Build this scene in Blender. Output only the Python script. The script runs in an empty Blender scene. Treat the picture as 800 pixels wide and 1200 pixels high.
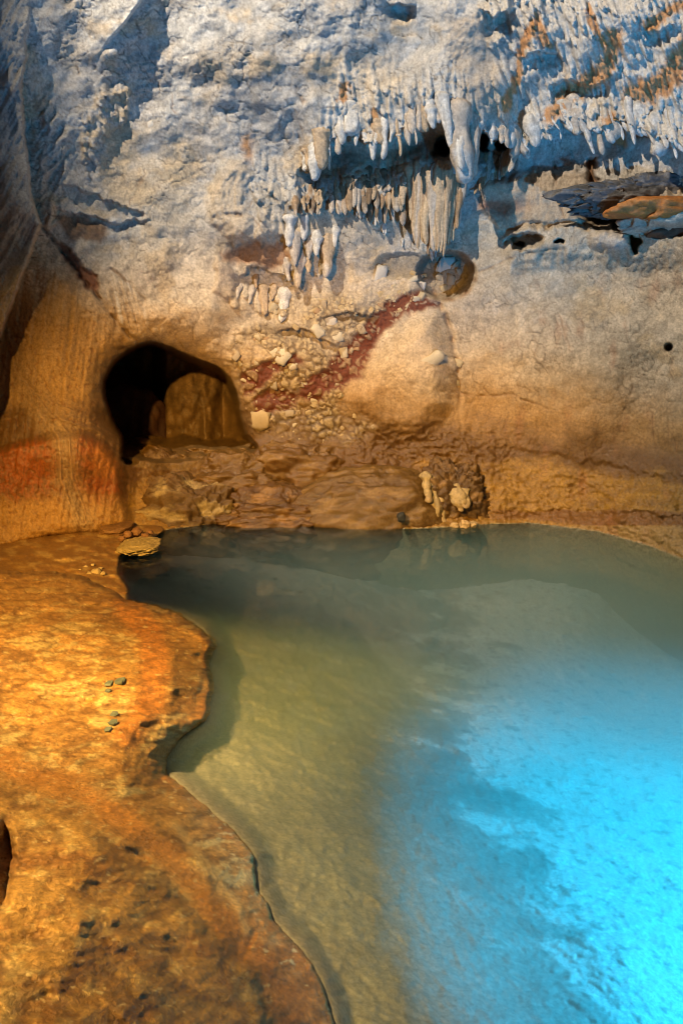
import bpy, math
import numpy as np

# ------------------------------------------------------------------ camera, world, lights
SC = bpy.context.scene
COL = SC.collection
PITCH = math.radians(14.0)
FPX = 782.0                      # focal length in photograph pixels (800 x 1200)
CAM = np.array([0.0, 0.0, 1.8])
cam_d = bpy.data.cameras.new("camera")
cam = bpy.data.objects.new("camera", cam_d)
COL.objects.link(cam)
cam.location = CAM
cam.rotation_euler = (math.pi / 2 - PITCH, 0, 0)
cam_d.sensor_fit = 'VERTICAL'
cam_d.sensor_height = 36.0
cam_d.sensor_width = 24.0
cam_d.lens = FPX / 1200 * 36.0
cam_d.clip_start = 0.02
cam_d.clip_end = 500
SC.camera = cam

world = bpy.data.worlds.new("World")
SC.world = world
world.use_nodes = True
wn = world.node_tree.nodes
wl = world.node_tree.links
sky = wn.new("ShaderNodeTexSky")
sky.sky_type = 'NISHITA'
sky.sun_disc = False
sky.sun_elevation = math.radians(35)
sky.sun_rotation = math.radians(200)
wl.new(sky.outputs[0], wn["Background"].inputs[0])
wn["Background"].inputs[1].default_value = 0.006

SC.view_settings.view_transform = 'Standard'
SC.view_settings.look = 'None'
SC.view_settings.exposure = 0.0
SC.view_settings.gamma = 1.0
SC.render.engine = 'CYCLES'
SC.cycles.use_denoising = True
SC.cycles.filter_width = 0.95
SC.cycles.sample_clamp_indirect = 2.0
SC.cycles.max_bounces = 4
SC.cycles.volume_bounces = 1
SC.cycles.transparent_max_bounces = 8
SC.cycles.caustics_reflective = False
SC.cycles.caustics_refractive = False


def spot(name, loc, target, power, color, half_deg, blend, radius):
    d = bpy.data.lights.new(name, 'SPOT')
    d.energy = power
    d.color = color
    d.spot_size = math.radians(2 * half_deg)
    d.spot_blend = blend
    d.shadow_soft_size = radius
    o = bpy.data.objects.new(name, d)
    COL.objects.link(o)
    o.location = loc
    from mathutils import Vector
    o.rotation_euler = (Vector(target) - Vector(loc)).to_track_quat('-Z', 'Y').to_euler()
    return o


# show-cave floodlights (all stand outside the picture)
spot("white_floodlight", (-3.2, 3.0, 7.5), (1.5, 7.1, 3.1), 2700, (1.0, 0.85, 0.66), 35, 0.6, 0.04)
spot("blue_floodlight", (2.7, 1.5, 0.45), (0.2, 7.3, 5.1), 900, (0.04, 0.44, 1.0), 31, 0.7, 0.10)
spot("amber_bank_floodlight", (-2.3, 0.4, 4.8), (-1.55, 1.5, 0.3), 2700, (1.0, 0.62, 0.22), 22, 0.75, 0.10)
spot("amber_wall_floodlight", (-1.9, 0.0, 3.4), (-0.5, 6.4, -0.15), 3000, (1.0, 0.54, 0.12), 28, 0.7, 0.08)
spot("pool_floodlight", (4.8, 1.5, 3.2), (1.7, 2.3, -0.6), 4300, (0.025, 0.53, 1.0), 22.5, 0.7, 0.10)


# ------------------------------------------------------------------ numeric helpers
def f32(a):
    return np.asarray(a, dtype=np.float32)


_TAB = np.random.RandomState(7).rand(4096).astype(np.float32)
_ANG = _TAB * 2 * np.pi
_COS, _SIN = np.cos(_ANG), np.sin(_ANG)


def _hash(xi, yi, seed):
    h = (xi.astype(np.int64) * 374761393 + yi.astype(np.int64) * 668265263 + seed * 974634777) & 0x7fffffff
    h = ((h ^ (h >> 13)) * 1274126177) & 0x7fffffff
    return (h ^ (h >> 16)) & 4095


def noise2(x, y, seed=0):
    xf = np.floor(x); yf = np.floor(y)
    xi = xf.astype(np.int32); yi = yf.astype(np.int32)
    fx = (x - xf).astype(np.float32); fy = (y - yf).astype(np.float32)
    u = fx * fx * fx * (fx * (fx * 6 - 15) + 10)
    v = fy * fy * fy * (fy * (fy * 6 - 15) + 10)

    def g(dx, dy):
        h = _hash(xi + dx, yi + dy, seed)
        return _COS[h] * (fx - dx) + _SIN[h] * (fy - dy)
    a = g(0, 0); b = g(1, 0); c = g(0, 1); d = g(1, 1)
    return ((a + u * (b - a)) * (1 - v) + (c + u * (d - c)) * v) * 1.5


def fbm(x, y, octv=4, seed=0, gain=0.5, ridged=False):
    s = 0; amp = 1.0; t = 0
    for i in range(octv):
        n = noise2(x + 17.3 * i, y - 9.1 * i, seed + i * 13)
        if ridged:
            n = 1 - 2 * np.abs(n)
        s = s + amp * n
        t += amp
        amp *= gain
        x = x * 2.03; y = y * 2.03
    return s / t


def worley(x, y, seed=0, jit=0.9):
    xf = np.floor(x); yf = np.floor(y)
    xi = xf.astype(np.int32); yi = yf.astype(np.int32)
    f1 = np.full(x.shape, 9.0, np.float32); f2 = f1.copy(); cid = np.zeros(x.shape, np.float32)
    for dx in (-1, 0, 1):
        for dy in (-1, 0, 1):
            h = _hash(xi + dx, yi + dy, seed)
            h2 = (h * 1103 + 911) & 4095
            cx = xf + dx + 0.5 + (_TAB[h] - 0.5) * jit
            cy = yf + dy + 0.5 + (_TAB[h2] - 0.5) * jit
            d = np.hypot(x - cx, y - cy).astype(np.float32)
            near = d < f1
            f2 = np.where(near, f1, np.minimum(f2, d))
            cid = np.where(near, _TAB[(h * 7 + 3) & 4095], cid)
            f1 = np.where(near, d, f1)
    return f1, f2, cid


def sstep(a, b, x):
    t = np.clip((x - a) / (b - a), 0, 1)
    return t * t * (3 - 2 * t)


def rays(px, py):
    a = (px - 400.0) / FPX
    b = (600.0 - py) / FPX
    s, c = math.sin(PITCH), math.cos(PITCH)
    return a, c + s * b, -s + c * b


def tps(pts, px, py):
    """smooth surface through (px, py, value) points: thin plate spline"""
    P = np.array(pts, float)
    X = P[:, :2] / 200.0
    n = len(P)

    def U(r2):
        return 0.5 * r2 * np.log(r2 + 1e-9)
    d2 = ((X[:, None] - X[None]) ** 2).sum(-1)
    A = np.zeros((n + 3, n + 3))
    A[:n, :n] = U(d2) + np.eye(n) * 0.02
    A[:n, n] = 1; A[:n, n + 1:] = X
    A[n, :n] = 1; A[n + 1:, :n] = X.T
    w = np.linalg.solve(A, np.r_[P[:, 2], 0, 0, 0])
    qx = px / 200.0; qy = py / 200.0
    out = w[n] + w[n + 1] * qx + w[n + 2] * qy
    for i in range(n):
        out = out + w[i] * U((qx - X[i, 0]) ** 2 + (qy - X[i, 1]) ** 2)
    return out


def poly_sd(pts, px, py, pad=60):
    """signed distance in px to a polygon, negative inside; far points get +pad"""
    p = np.array(pts, np.float32)
    out = np.full(px.shape, float(pad), np.float32)
    sel = (px > p[:, 0].min() - pad) & (px < p[:, 0].max() + pad) & (py > p[:, 1].min() - pad) & (py < p[:, 1].max() + pad)
    x = px[sel]; y = py[sel]
    if x.size == 0:
        return out
    d = np.full(x.shape, 1e9, np.float32)
    ins = np.zeros(x.shape, bool)
    for i in range(len(p)):
        ax, ay = p[i]; bx, by = p[(i + 1) % len(p)]
        ex, ey = bx - ax, by - ay
        t = np.clip(((x - ax) * ex + (y - ay) * ey) / (ex * ex + ey * ey + 1e-9), 0, 1)
        d = np.minimum(d, (x - ax - t * ex) ** 2 + (y - ay - t * ey) ** 2)
        c = ((ay > y) != (by > y))
        xx = (bx - ax) * (y - ay) / (by - ay + 1e-12) + ax
        ins ^= c & (x < xx)
    d = np.sqrt(d)
    out[sel] = np.minimum(np.where(ins, -d, d), pad)
    return out


def curve(pts, n=8):
    p = np.array(pts, float); out = []
    m = len(p)
    for i in range(m):
        a, b, c, d = p[i - 1], p[i], p[(i + 1) % m], p[(i + 2) % m]
        for k in range(n):
            t = k / n
            out.append(0.5 * (2 * b + (c - a) * t + (2 * a - 5 * b + 4 * c - d) * t * t + (3 * b - a - 3 * c + d) * t ** 3))
    return out


def line_d(pts, px, py, pad=40):
    """distance to an open polyline and position along it (0..1)"""
    p = np.array(pts, np.float32)
    out = np.full(px.shape, float(pad), np.float32); par = np.zeros(px.shape, np.float32)
    sel = (px > p[:, 0].min() - pad) & (px < p[:, 0].max() + pad) & (py > p[:, 1].min() - pad) & (py < p[:, 1].max() + pad)
    x = px[sel]; y = py[sel]
    if x.size == 0:
        return out, par
    d = np.full(x.shape, 1e9, np.float32); q = np.zeros(x.shape, np.float32)
    n = len(p) - 1
    for i in range(n):
        ax, ay = p[i]; bx, by = p[i + 1]
        ex, ey = bx - ax, by - ay
        t = np.clip(((x - ax) * ex + (y - ay) * ey) / (ex * ex + ey * ey + 1e-9), 0, 1)
        dd = (x - ax - t * ex) ** 2 + (y - ay - t * ey) ** 2
        m = dd < d
        q = np.where(m, (i + t) / n, q)
        d = np.where(m, dd, d)
    out[sel] = np.minimum(np.sqrt(d), pad); par[sel] = q
    return out, par


# ------------------------------------------------------------------ material: rock coloured by its minerals
def rock_material(name, bump=0.5, scale=1.0):
    m = bpy.data.materials.new(name)
    m.use_nodes = True
    nt = m.node_tree; N = nt.nodes; L = nt.links
    b = N["Principled BSDF"]
    at = N.new("ShaderNodeAttribute"); at.attribute_name = "mineral"
    wet = N.new("ShaderNodeAttribute"); wet.attribute_name = "wet"
    tc = N.new("ShaderNodeTexCoord")
    mp = N.new("ShaderNodeMapping"); mp.inputs["Scale"].default_value = (scale,) * 3
    L.new(tc.outputs["Object"], mp.inputs[0])

    def noise(s, det, rough=0.6):
        n = N.new("ShaderNodeTexNoise")
        n.inputs["Scale"].default_value = s; n.inputs["Detail"].default_value = det; n.inputs["Roughness"].default_value = rough
        L.new(mp.outputs[0], n.inputs["Vector"])
        return n
    n1 = noise(38, 4, 0.7)
    n2 = noise(150, 2, 0.7)
    vor = N.new("ShaderNodeTexVoronoi"); vor.feature = 'DISTANCE_TO_EDGE'; vor.inputs["Scale"].default_value = 26
    dist = N.new("ShaderNodeMixRGB"); dist.blend_type = 'ADD'; dist.inputs[0].default_value = 0.06
    L.new(mp.outputs[0], dist.inputs[1]); L.new(n1.outputs["Color"], dist.inputs[2])
    L.new(dist.outputs[0], vor.inputs["Vector"])
    # grain in the colour
    r1 = N.new("ShaderNodeMapRange"); r1.inputs[1].default_value = 0.3; r1.inputs[2].default_value = 0.7
    r1.inputs[3].default_value = 0.66; r1.inputs[4].default_value = 1.30
    L.new(n1.outputs["Fac"], r1.inputs[0])
    r2 = N.new("ShaderNodeMapRange"); r2.inputs[1].default_value = 0.3; r2.inputs[2].default_value = 0.7
    r2.inputs[3].default_value = 0.82; r2.inputs[4].default_value = 1.16
    L.new(n2.outputs["Fac"], r2.inputs[0])
    mu = N.new("ShaderNodeMath"); mu.operation = 'MULTIPLY'
    L.new(r1.outputs[0], mu.inputs[0]); L.new(r2.outputs[0], mu.inputs[1])
    vm = N.new("ShaderNodeVectorMath"); vm.operation = 'SCALE'
    L.new(at.outputs["Color"], vm.inputs[0]); L.new(mu.outputs[0], vm.inputs["Scale"])
    L.new(vm.outputs[0], b.inputs["Base Color"])
    # wetness makes it glossy
    rr = N.new("ShaderNodeMapRange")
    rr.inputs[3].default_value = 0.82; rr.inputs[4].default_value = 0.27
    L.new(wet.outputs["Fac"], rr.inputs[0])
    rn = N.new("ShaderNodeMath"); rn.operation = 'MULTIPLY_ADD'; rn.inputs[1].default_value = 0.25
    L.new(n2.outputs["Fac"], rn.inputs[0]); L.new(rr.outputs[0], rn.inputs[2])
    sub = N.new("ShaderNodeMath"); sub.operation = 'SUBTRACT'; sub.inputs[1].default_value = 0.12
    L.new(rn.outputs[0], sub.inputs[0])
    L.new(sub.outputs[0], b.inputs["Roughness"])
    # fine relief
    ve = N.new("ShaderNodeMapRange"); ve.inputs[1].default_value = 0.0; ve.inputs[2].default_value = 0.10
    L.new(vor.outputs["Distance"], ve.inputs[0])
    h1 = N.new("ShaderNodeMath"); h1.operation = 'MULTIPLY_ADD'; h1.inputs[1].default_value = 0.25
    L.new(ve.outputs[0], h1.inputs[0]); L.new(n1.outputs["Fac"], h1.inputs[2])
    h2 = N.new("ShaderNodeMath"); h2.operation = 'MULTIPLY_ADD'; h2.inputs[1].default_value = 0.5
    L.new(n2.outputs["Fac"], h2.inputs[0]); L.new(h1.outputs[0], h2.inputs[2])
    bp = N.new("ShaderNodeBump"); bp.inputs["Strength"].default_value = bump; bp.inputs["Distance"].default_value = 0.018 / scale
    L.new(h2.outputs[0], bp.inputs["Height"])
    L.new(bp.outputs[0], b.inputs["Normal"])
    return m


MAT = rock_material("limestone", 0.42, 1.0)
MAT_BANK = rock_material("calcite_crust", 0.85, 2.0)
MAT_BED = rock_material("pool_sediment", 0.30, 1.6)


def set_attrs(me, col, wet):
    n = len(me.vertices)
    a = me.attributes.new("mineral", 'FLOAT_COLOR', 'POINT')
    c4 = np.ones((n, 4), np.float32)
    c4[:, :3] = np.clip(col, 0.004, 0.9)
    a.data.foreach_set("color", c4.ravel())
    w = me.attributes.new("wet", 'FLOAT', 'POINT')
    w.data.foreach_set("value", np.broadcast_to(f32(wet), (n,)).copy())


def mesh_from(name, V, F, col, wet, mat, parent=None, smooth=True):
    me = bpy.data.meshes.new(name)
    V = f32(V); F = np.asarray(F, np.int32)
    me.vertices.add(len(V)); me.vertices.foreach_set("co", V.ravel())
    k = F.shape[1]
    me.loops.add(F.size); me.loops.foreach_set("vertex_index", F.ravel())
    me.polygons.add(len(F)); me.polygons.foreach_set("loop_start", np.arange(0, F.size, k, dtype=np.int32))
    me.update(calc_edges=True)
    if smooth:
        me.polygons.foreach_set("use_smooth", np.ones(len(F), bool))
    set_attrs(me, col, wet)
    me.materials.append(mat)
    o = bpy.data.objects.new(name, me)
    COL.objects.link(o)
    if parent is not None:
        o.parent = parent
    return o


def grid_faces(nx, ny, keep=None, flip=False):
    i = np.arange(nx * ny).reshape(ny, nx)
    q = np.stack([i[:-1, :-1], i[1:, :-1], i[1:, 1:], i[:-1, 1:]], -1).reshape(-1, 4)
    if flip:
        q = q[:, ::-1]
    if keep is not None:
        q = q[keep[q].all(1)]
    return q


def tag(o, label, cat, group=None, kind=None):
    o["label"] = label; o["category"] = cat
    if group:
        o["group"] = group
    if kind:
        o["kind"] = kind
    return o


def thing(name, label, cat, loc, group=None):
    o = bpy.data.objects.new(name, None)
    COL.objects.link(o)
    o.location = loc
    o.empty_display_size = 0.1
    return tag(o, label, cat, group)


def adopt(o, parent):
    """child keeps the place its mesh was built at; parents sit unrotated"""
    o.parent = parent
    o.matrix_parent_inverse.identity()
    o.location = (-parent.location[0], -parent.location[1], -parent.location[2])


def lerp(c, tgt, m):
    m = m[..., None]
    return c * (1 - m) + np.array(tgt, np.float32) * m


GREY = (0.40, 0.385, 0.365); BEIGE = (0.48, 0.40, 0.30); TAN = (0.44, 0.27, 0.13); BROWN = (0.17, 0.085, 0.035)
DKBROWN = (0.07, 0.035, 0.015); RED = (0.13, 0.032, 0.014); CALC = (0.66, 0.63, 0.58); ORANGE = (0.46, 0.20, 0.045)
OCHRE = (0.42, 0.27, 0.085); SLATE = (0.085, 0.088, 0.095); CREAM = (0.58, 0.50, 0.36); RUST = (0.30, 0.115, 0.03)

# ------------------------------------------------------------------ cave wall
RS = np.random.RandomState(11)
G = 1.35
ax = np.concatenate([np.linspace(-420, -45, 60)[:-1], np.arange(-45, 845, G), np.linspace(846, 1300, 60)])
ay = np.concatenate([np.linspace(-420, -25, 50)[:-1], np.arange(-25, 665, G), np.linspace(667, 790, 22)])
PX, PY = np.meshgrid(ax, ay)
PX = f32(PX); PY = f32(PY)
NX, NY = len(ax), len(ay)

WARPX = 7 * fbm(PX / 38, PY / 38, 3, 101) + 2.2 * noise2(PX / 7, PY / 7, 103)
WARPY = 7 * fbm(PX / 38, PY / 38, 3, 107) + 2.2 * noise2(PX / 7, PY / 7, 109)
QX = PX + WARPX; QY = PY + WARPY          # ragged coordinates for stains and edges

DEPTH = [(-400, -420, 5.2), (0, -420, 6.3), (400, -420, 6.7), (800, -420, 6.0), (1250, -420, 4.8),
         (-400, 0, 5.0), (60, 0, 6.65), (200, 0, 6.9), (400, 0, 7.05), (600, 0, 6.8), (800, 0, 6.0), (1250, 0, 4.3),
         (60, 150, 6.8), (200, 150, 7.2), (400, 150, 7.45), (600, 150, 7.35), (800, 150, 6.45),
         (60, 300, 6.75), (200, 300, 7.25), (400, 300, 7.6), (600, 300, 7.5), (800, 300, 6.6), (1250, 300, 4.5),
         (-400, 450, 5.2), (0, 450, 6.4), (80, 450, 6.6), (200, 450, 7.1), (400, 450, 7.5), (600, 450, 7.4), (800, 450, 6.45),
         (0, 540, 6.25), (100, 540, 6.35), (300, 540, 7.45), (450, 540, 7.4), (600, 540, 7.15), (800, 540, 6.15), (1250, 540, 4.3),
         (0, 600, 6.2), (100, 600, 6.35), (200, 600, 7.0), (400, 600, 6.95), (600, 600, 6.85), (800, 600, 5.9)]
Yb = f32(tps(DEPTH, PX, PY))
SHX = [-420, -100, 0, 60, 150, 190, 250, 330, 380, 400, 440, 480, 520, 560, 620, 700, 760, 800, 900, 1100, 1300]
SHY = [690, 652, 640, 628, 621, 621, 613, 609, 608, 611, 617, 619, 617, 614, 612, 622, 639, 655, 700, 800, 900]
S = f32(np.interp(PX, SHX, SHY))
ra, rb, rc = rays(PX, PY)
sa, sb, sc_ = rays(PX, S)
Ysh = (0.0 - CAM[2]) / sc_ * sb
corr = Ysh - f32(tps(DEPTH, ax, np.interp(ax, SHX, SHY)))[None, :]
Yw = Yb + corr * np.exp(-np.clip(S - PY, 0, 400) / 45.0)
Yw = np.where(PY > S, Ysh - 0.02, Yw)

D = np.zeros_like(PX)                      # relief, metres towards the viewer
above = sstep(0, 25, S - PY)
# broad and middle relief
smooth_r = sstep(-20, 40, -poly_sd([(520, 320), (560, 295), (900, 310), (900, 620), (480, 620), (420, 480), (450, 380)], QX, QY))
smooth_l = sstep(-10, 20, -poly_sd([(-60, 380), (40, 290), (70, 300), (155, 405), (125, 430), (120, 480), (155, 540), (155, 630), (-60, 650)], QX, QY))
smooth = np.clip(smooth_r * 0.75 + smooth_l * 0.85, 0, 1)
patch = sstep(-0.25, 0.35, fbm(PX / 70, PY / 70, 2, 9))          # rough and smooth patches
D += 0.20 * fbm(PX / 150, PY / 150, 2, 1) * above
D += (0.10 - 0.06 * smooth) * fbm(PX / 55, PY / 55, 3, 2) * above
D += (0.005 + 0.011 * patch) * (1 - 0.6 * smooth) * fbm(PX / 17, PY / 17, 4, 3, 0.6)
D -= (0.002 + 0.007 * patch) * (1 - 0.6 * smooth) * fbm(QX / 11, QY / 11, 3, 6, 0.6, True)
D -= 0.010 * patch * (1 - 0.8 * smooth) * fbm(QX / 26, QY / 20, 3, 4, 0.55, True)


def bump(cx, cy, rx, ry, h, warp=0.5):
    global D
    q = ((PX + WARPX * warp - cx) / rx) ** 2 + ((PY + WARPY * warp - cy) / ry) ** 2
    D += h * np.exp(-q)


bump(690, 400, 170, 95, 0.24); bump(205, 365, 75, 38, 0.16); bump(470, 440, 75, 70, 0.10); bump(430, 110, 110, 45, 0.14)
bump(90, 190, 30, 50, -0.12); bump(330, 250, 70, 45, 0.10); bump(180, 170, 60, 90, -0.08); bump(560, 60, 60, 70, 0.08)
f1, f2, cid = worley(QX / 10.0, QY / 10.0, 5)
D += (0.004 + 0.007 * patch) * (1 - 0.6 * smooth) * np.clip((f2 - f1) * 1.6, 0, 0.55)
g1, g2, gid = worley(QX / 26.0 + 0.3, QY / 24.0, 8)
crk = np.exp(-((g2 - g1) / 0.05) ** 2) * sstep(-0.05, 0.25, noise2(PX / 45, PY / 45, 33))
vein = np.exp(-(noise2(QX / 21, QY / 21, 35) / 0.035) ** 2) * sstep(-0.1, 0.3, noise2(PX / 60, PY / 60, 36)) + np.exp(-(noise2(QX / 9, QY / 9, 37) / 0.05) ** 2) * sstep(0.0, 0.35, noise2(PX / 40, PY / 40, 38)) * 0.7
D -= 0.010 * np.clip(vein, 0, 1) * (1 - 0.5 * smooth)
D -= 0.009 * crk * (1 - 0.6 * smooth)

C = np.empty(PX.shape + (3,), np.float32); C[:] = GREY
big = fbm(PX / 120, PY / 120, 4, 21)
C = lerp(C, BEIGE, np.clip(sstep(-0.35, 0.4, big + 0.0 + (PY - 190) / 320), 0, 1) * 0.9)
C = lerp(C, (0.44, 0.44, 0.43), sstep(0.0, 0.5, fbm(PX / 60, PY / 60, 3, 23) - (PY - 150) / 400) * 0.7)
C *= (1 + 0.34 * fbm(PX / 9, PY / 9, 4, 24, 0.7) + 0.22 * fbm(QX / 34, QY / 34, 3, 25))[..., None]
C = lerp(C, (0.46, 0.34, 0.20), sstep(0.05, 0.45, fbm(QX / 55, QY / 55, 4, 26, 0.6) + np.exp(-((PX - 165) / 60) ** 2 - ((PY - 190) / 50) ** 2) * 0.35) * 0.65)
C *= (0.86 + 0.28 * cid)[..., None]
C = lerp(C, (0.13, 0.10, 0.07), np.clip(crk * 0.35 + vein * 0.75, 0, 0.85))
WET = np.full(PX.shape, 0.15, np.float32)

# --- stains of the lower wall
st = PY + 26 * fbm(PX / 60, PY / 30, 4, 41) + 4 * noise2(PX / 7, PY / 40, 43)
low = np.interp(PX, [0, 120, 300, 420, 480, 560, 800], [330, 370, 425, 440, 470, 455, 480])
t1 = sstep(-60, 40, st - low)
C = lerp(C, (0.36, 0.205, 0.065), t1 * 0.88)
t2 = sstep(-25, 25, st - (np.interp(PX, [0, 150, 380, 480, 560, 800], [480, 470, 470, 490, 497, 520])))
C = lerp(C, (0.10, 0.046, 0.010), t2 * 0.9)
t3 = sstep(-8, 10, st - np.interp(PX, [0, 300, 560, 640, 800], [575, 560, 545, 540, 562])) * (PX > 150)
C = lerp(C, (0.37, 0.215, 0.04), t3 * (0.55 + 0.5 * fbm(PX / 18, PY / 9, 3, 45)).clip(0, 1))
C = lerp(C, (0.16, 0.075, 0.022), sstep(2, 5, PY + noise2(PX / 30, PY / 9, 46) * 3 - 595) * sstep(2, 6, np.interp(PX, SHX, SHY) - PY) * sstep(560, 590, PX) * (PY < 616) * 0.85)
band = sstep(0, 3, PY - 615) * sstep(620, 660, PX)
C = lerp(C, (0.30, 0.20, 0.075), band * 0.9)
WET = np.maximum(WET, t2 * 0.85)
ystrk = fbm(PX / 5, PY / 90, 3, 47)
C *= (1 + 0.12 * ystrk * t1)[..., None]
C = lerp(C, (0.27, 0.11, 0.05), sstep(0.15, 0.6, fbm(PX / 26, PY / 60, 4, 48)) * sstep(560, 600, PX) * sstep(310, 340, PY) * 0.45)

# --- small helpers on the wall
def ledge(pts, depth, fade, lipout=0.0, lipfade=40.0, jag=4.0, seed=0, sharp=3.0, endsoft=14.0):
    """overhang: rock stays proud above the line and falls back below it"""
    global D
    p = np.array(pts, float)
    yl = np.interp(PX, p[:, 0], p[:, 1]) + jag * fbm(PX / 9, PX * 0 + seed, 3, 60 + seed, 0.6)
    ends = sstep(p[0, 0] - 2, p[0, 0] + endsoft, PX) * (1 - sstep(p[-1, 0] - endsoft, p[-1, 0] + 2, PX))
    dd = PY - yl + 1.1 * WARPY
    D -= depth * ends * sstep(0, sharp, dd) * (1 - sstep(fade * 0.35, fade, dd))
    if lipout:
        D += lipout * ends * np.exp(np.clip(dd, -400, 0) / lipfade) * (1 - sstep(0, sharp, dd))
    return dd, ends


def drips(stamps):
    """raised drip forms: (x_top, y_top, y_tip, half_width, height, slant)"""
    H = np.zeros_like(PX)
    for (x0, y0, y1, w, h, sl) in stamps:
        i0, i1 = np.searchsorted(ax, [x0 - w * 1.3 - abs(sl) * (y1 - y0), x0 + w * 1.3 + abs(sl) * (y1 - y0)])
        j0, j1 = np.searchsorted(ay, [y0 - 1, y1 + 2])
        if i1 <= i0 or j1 <= j0:
            continue
        x = PX[j0:j1, i0:i1]; y = PY[j0:j1, i0:i1]
        t = (y - y0) / max(y1 - y0, 1)
        cx = x0 + sl * (y - y0) + WARPX[j0:j1, i0:i1] * 0.25
        ww = w * np.where(t < 0.72, 0.62 + 0.5 * t, 0.98 * np.sqrt(np.clip(1 - ((t - 0.72) / 0.28) ** 2, 0, 1)))
        s = (x - cx) / np.maximum(ww, 0.3)
        v = h * np.clip(t, 0, 1) ** 0.8 * np.sqrt(np.clip(1 - s * s, 0, 1)) * ((t >= 0) & (t <= 1))
        H[j0:j1, i0:i1] = np.maximum(H[j0:j1, i0:i1], v)
    return H


def rand_in(poly, n):
    p = np.array(poly, float); out = []
    lo, hi = p.min(0), p.max(0)
    while len(out) < n:
        c = lo + (hi - lo) * RS.rand(4 * n, 2)
        sd = poly_sd(poly, f32(c[:, 0]), f32(c[:, 1]))
        out += [tuple(q) for q in c[sd < 0]]
    return out[:n]


def crack(pts, w, depth, col=None, jitter=0.35):
    global D, C
    d, q = line_d(pts, PX + WARPX * jitter, PY + WARPY * jitter, 30)
    m = np.exp(-(d / w) ** 2) * (0.35 + 0.65 * sstep(-0.25, 0.3, noise2(PX / 11, PY / 11, 133)))
    D -= depth * m
    if col is not None:
        C = lerp(C, col, m * 0.55)


# --- upper-left hanging mass
Lsd = poly_sd([(-500, -500), (38, -500), (36, 0), (31, 60), (27, 110), (32, 170), (38, 235), (48, 262), (26, 330), (0, 400), (-60, 500), (-500, 700)],
              PX + WARPX * 0.5, PY + WARPY * 0.5, 80)
mL = 1 - sstep(-3, 1, Lsd)
fold = fbm((PX * 0.80 + PY * 0.42) / 17, (PY * 0.85 - PX * 0.5) / 130, 3, 71, 0.5, True)
YL = np.interp(PX, [-420, -200, -100, -40, -26, -10, 40], [3.5, 4.45, 5.05, 5.42, 5.52, 5.95, 6.12]) + sstep(250, 420, PY) * 0.2  # unseen fold at its left, shaped to keep the mass in shadow
YL = YL * np.maximum(rb / 1.07, 0.96)
Yw = Yw * (1 - mL) + np.maximum(YL, 3.0) * mL
D += mL * sstep(-25, -5, PX) * (0.06 * fold + 0.03 * fbm(PX / 20, PY / 30, 3, 72))
C = lerp(C, (0.36, 0.355, 0.345), mL * 0.9)
C *= (1 - mL * 0.25 * (fold < -0.1))[..., None]
# folds of rock in its lee
lee = sstep(-3, 14, -poly_sd([(34, 100), (60, 110), (84, 150), (84, 260), (60, 275), (42, 262)], QX, QY))
D += lee * (0.10 * fbm((PX + PY * 0.6) / 22, PY / 40, 3, 74, 0.5, True) - 0.02)

# --- F1 rib, F2 crust, F3 ridge
rib = [(180, -60), (170, 0), (150, 25), (130, 48), (108, 78)]
ribx = np.interp(PY, [-400, -60, 0, 25, 48, 78], [230, 188, 168, 150, 130, 106]) + 2 * noise2(PY / 8, PY * 0, 81)
rr_ = (ribx - PX)
rm = sstep(0, 4, rr_) * np.exp(-np.clip(rr_, 0, 300) / 26) * (1 - sstep(20, 78, PY))
D += 0.09 * rm
C = lerp(C, CALC, sstep(-1, 2, rr_) * (1 - sstep(5, 12 + 6 * noise2(PY / 9, PX / 9, 82), rr_)) * (1 - sstep(45, 60, PY)) * 0.8)  # the rib's lit side put into the colour as a white streak
crust = [(95, 150), (115, 112), (150, 102), (158, 112), (150, 138), (135, 150), (118, 162), (105, 188), (95, 190)]
H = drips([(x, y - RS.uniform(8, 16), y + RS.uniform(2, 5), RS.uniform(2.5, 5), RS.uniform(0.03, 0.10), 0.15) for x, y in rand_in(crust, 46)])
mC = sstep(-3, 5, -poly_sd(crust, QX, QY))
D += 0.6 * H + 0.03 * mC
C = lerp(C, (0.50, 0.37, 0.22), mC * 0.7 * sstep(-0.3, 0.3, fbm(PX / 8, PY / 8, 3, 83)))
ledge([(70, 210), (95, 224), (120, 230), (150, 240), (172, 250)], 0.025, 34, 0.03, 22, 3, 3, 3, 8)
ledge([(60, 238), (90, 250), (130, 256), (180, 259)], 0.06, 22, 0.02, 10, 5, 4, 4, 20)
mB = sstep(-2, 6, -poly_sd([(62, 250), (90, 250), (128, 262), (120, 285), (80, 285)], QX, QY))
C = lerp(C, BROWN, mB * 0.85)  # warm shadow under the ridge, put into the colour
mB = sstep(-2, 5, -poly_sd([(62, 282), (78, 288), (100, 312), (116, 322), (117, 350), (100, 335), (80, 312)], QX, QY))
C = lerp(C, (0.20, 0.065, 0.022), mB * 0.9); D -= 0.07 * mB
crack([(50, 268), (80, 305), (115, 348), (140, 380), (160, 400)], 2.0, 0.06, DKBROWN)
crack([(130, 315), (150, 332), (170, 352)], 1.6, 0.03, BROWN)
# striped rib beside the tunnel
stp = sstep(-2, 6, -poly_sd([(128, 318), (150, 325), (172, 360), (176, 392), (158, 402), (140, 375), (120, 345)], QX, QY))
D += stp * 0.03 * fbm((PX - PY * 0.25) / 4, PY / 70, 2, 84)
C = lerp(C, CALC, stp * 0.5 * sstep(0.1, 0.5, fbm((PX - PY * 0.25) / 5, PY / 80, 2, 85)))

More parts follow.
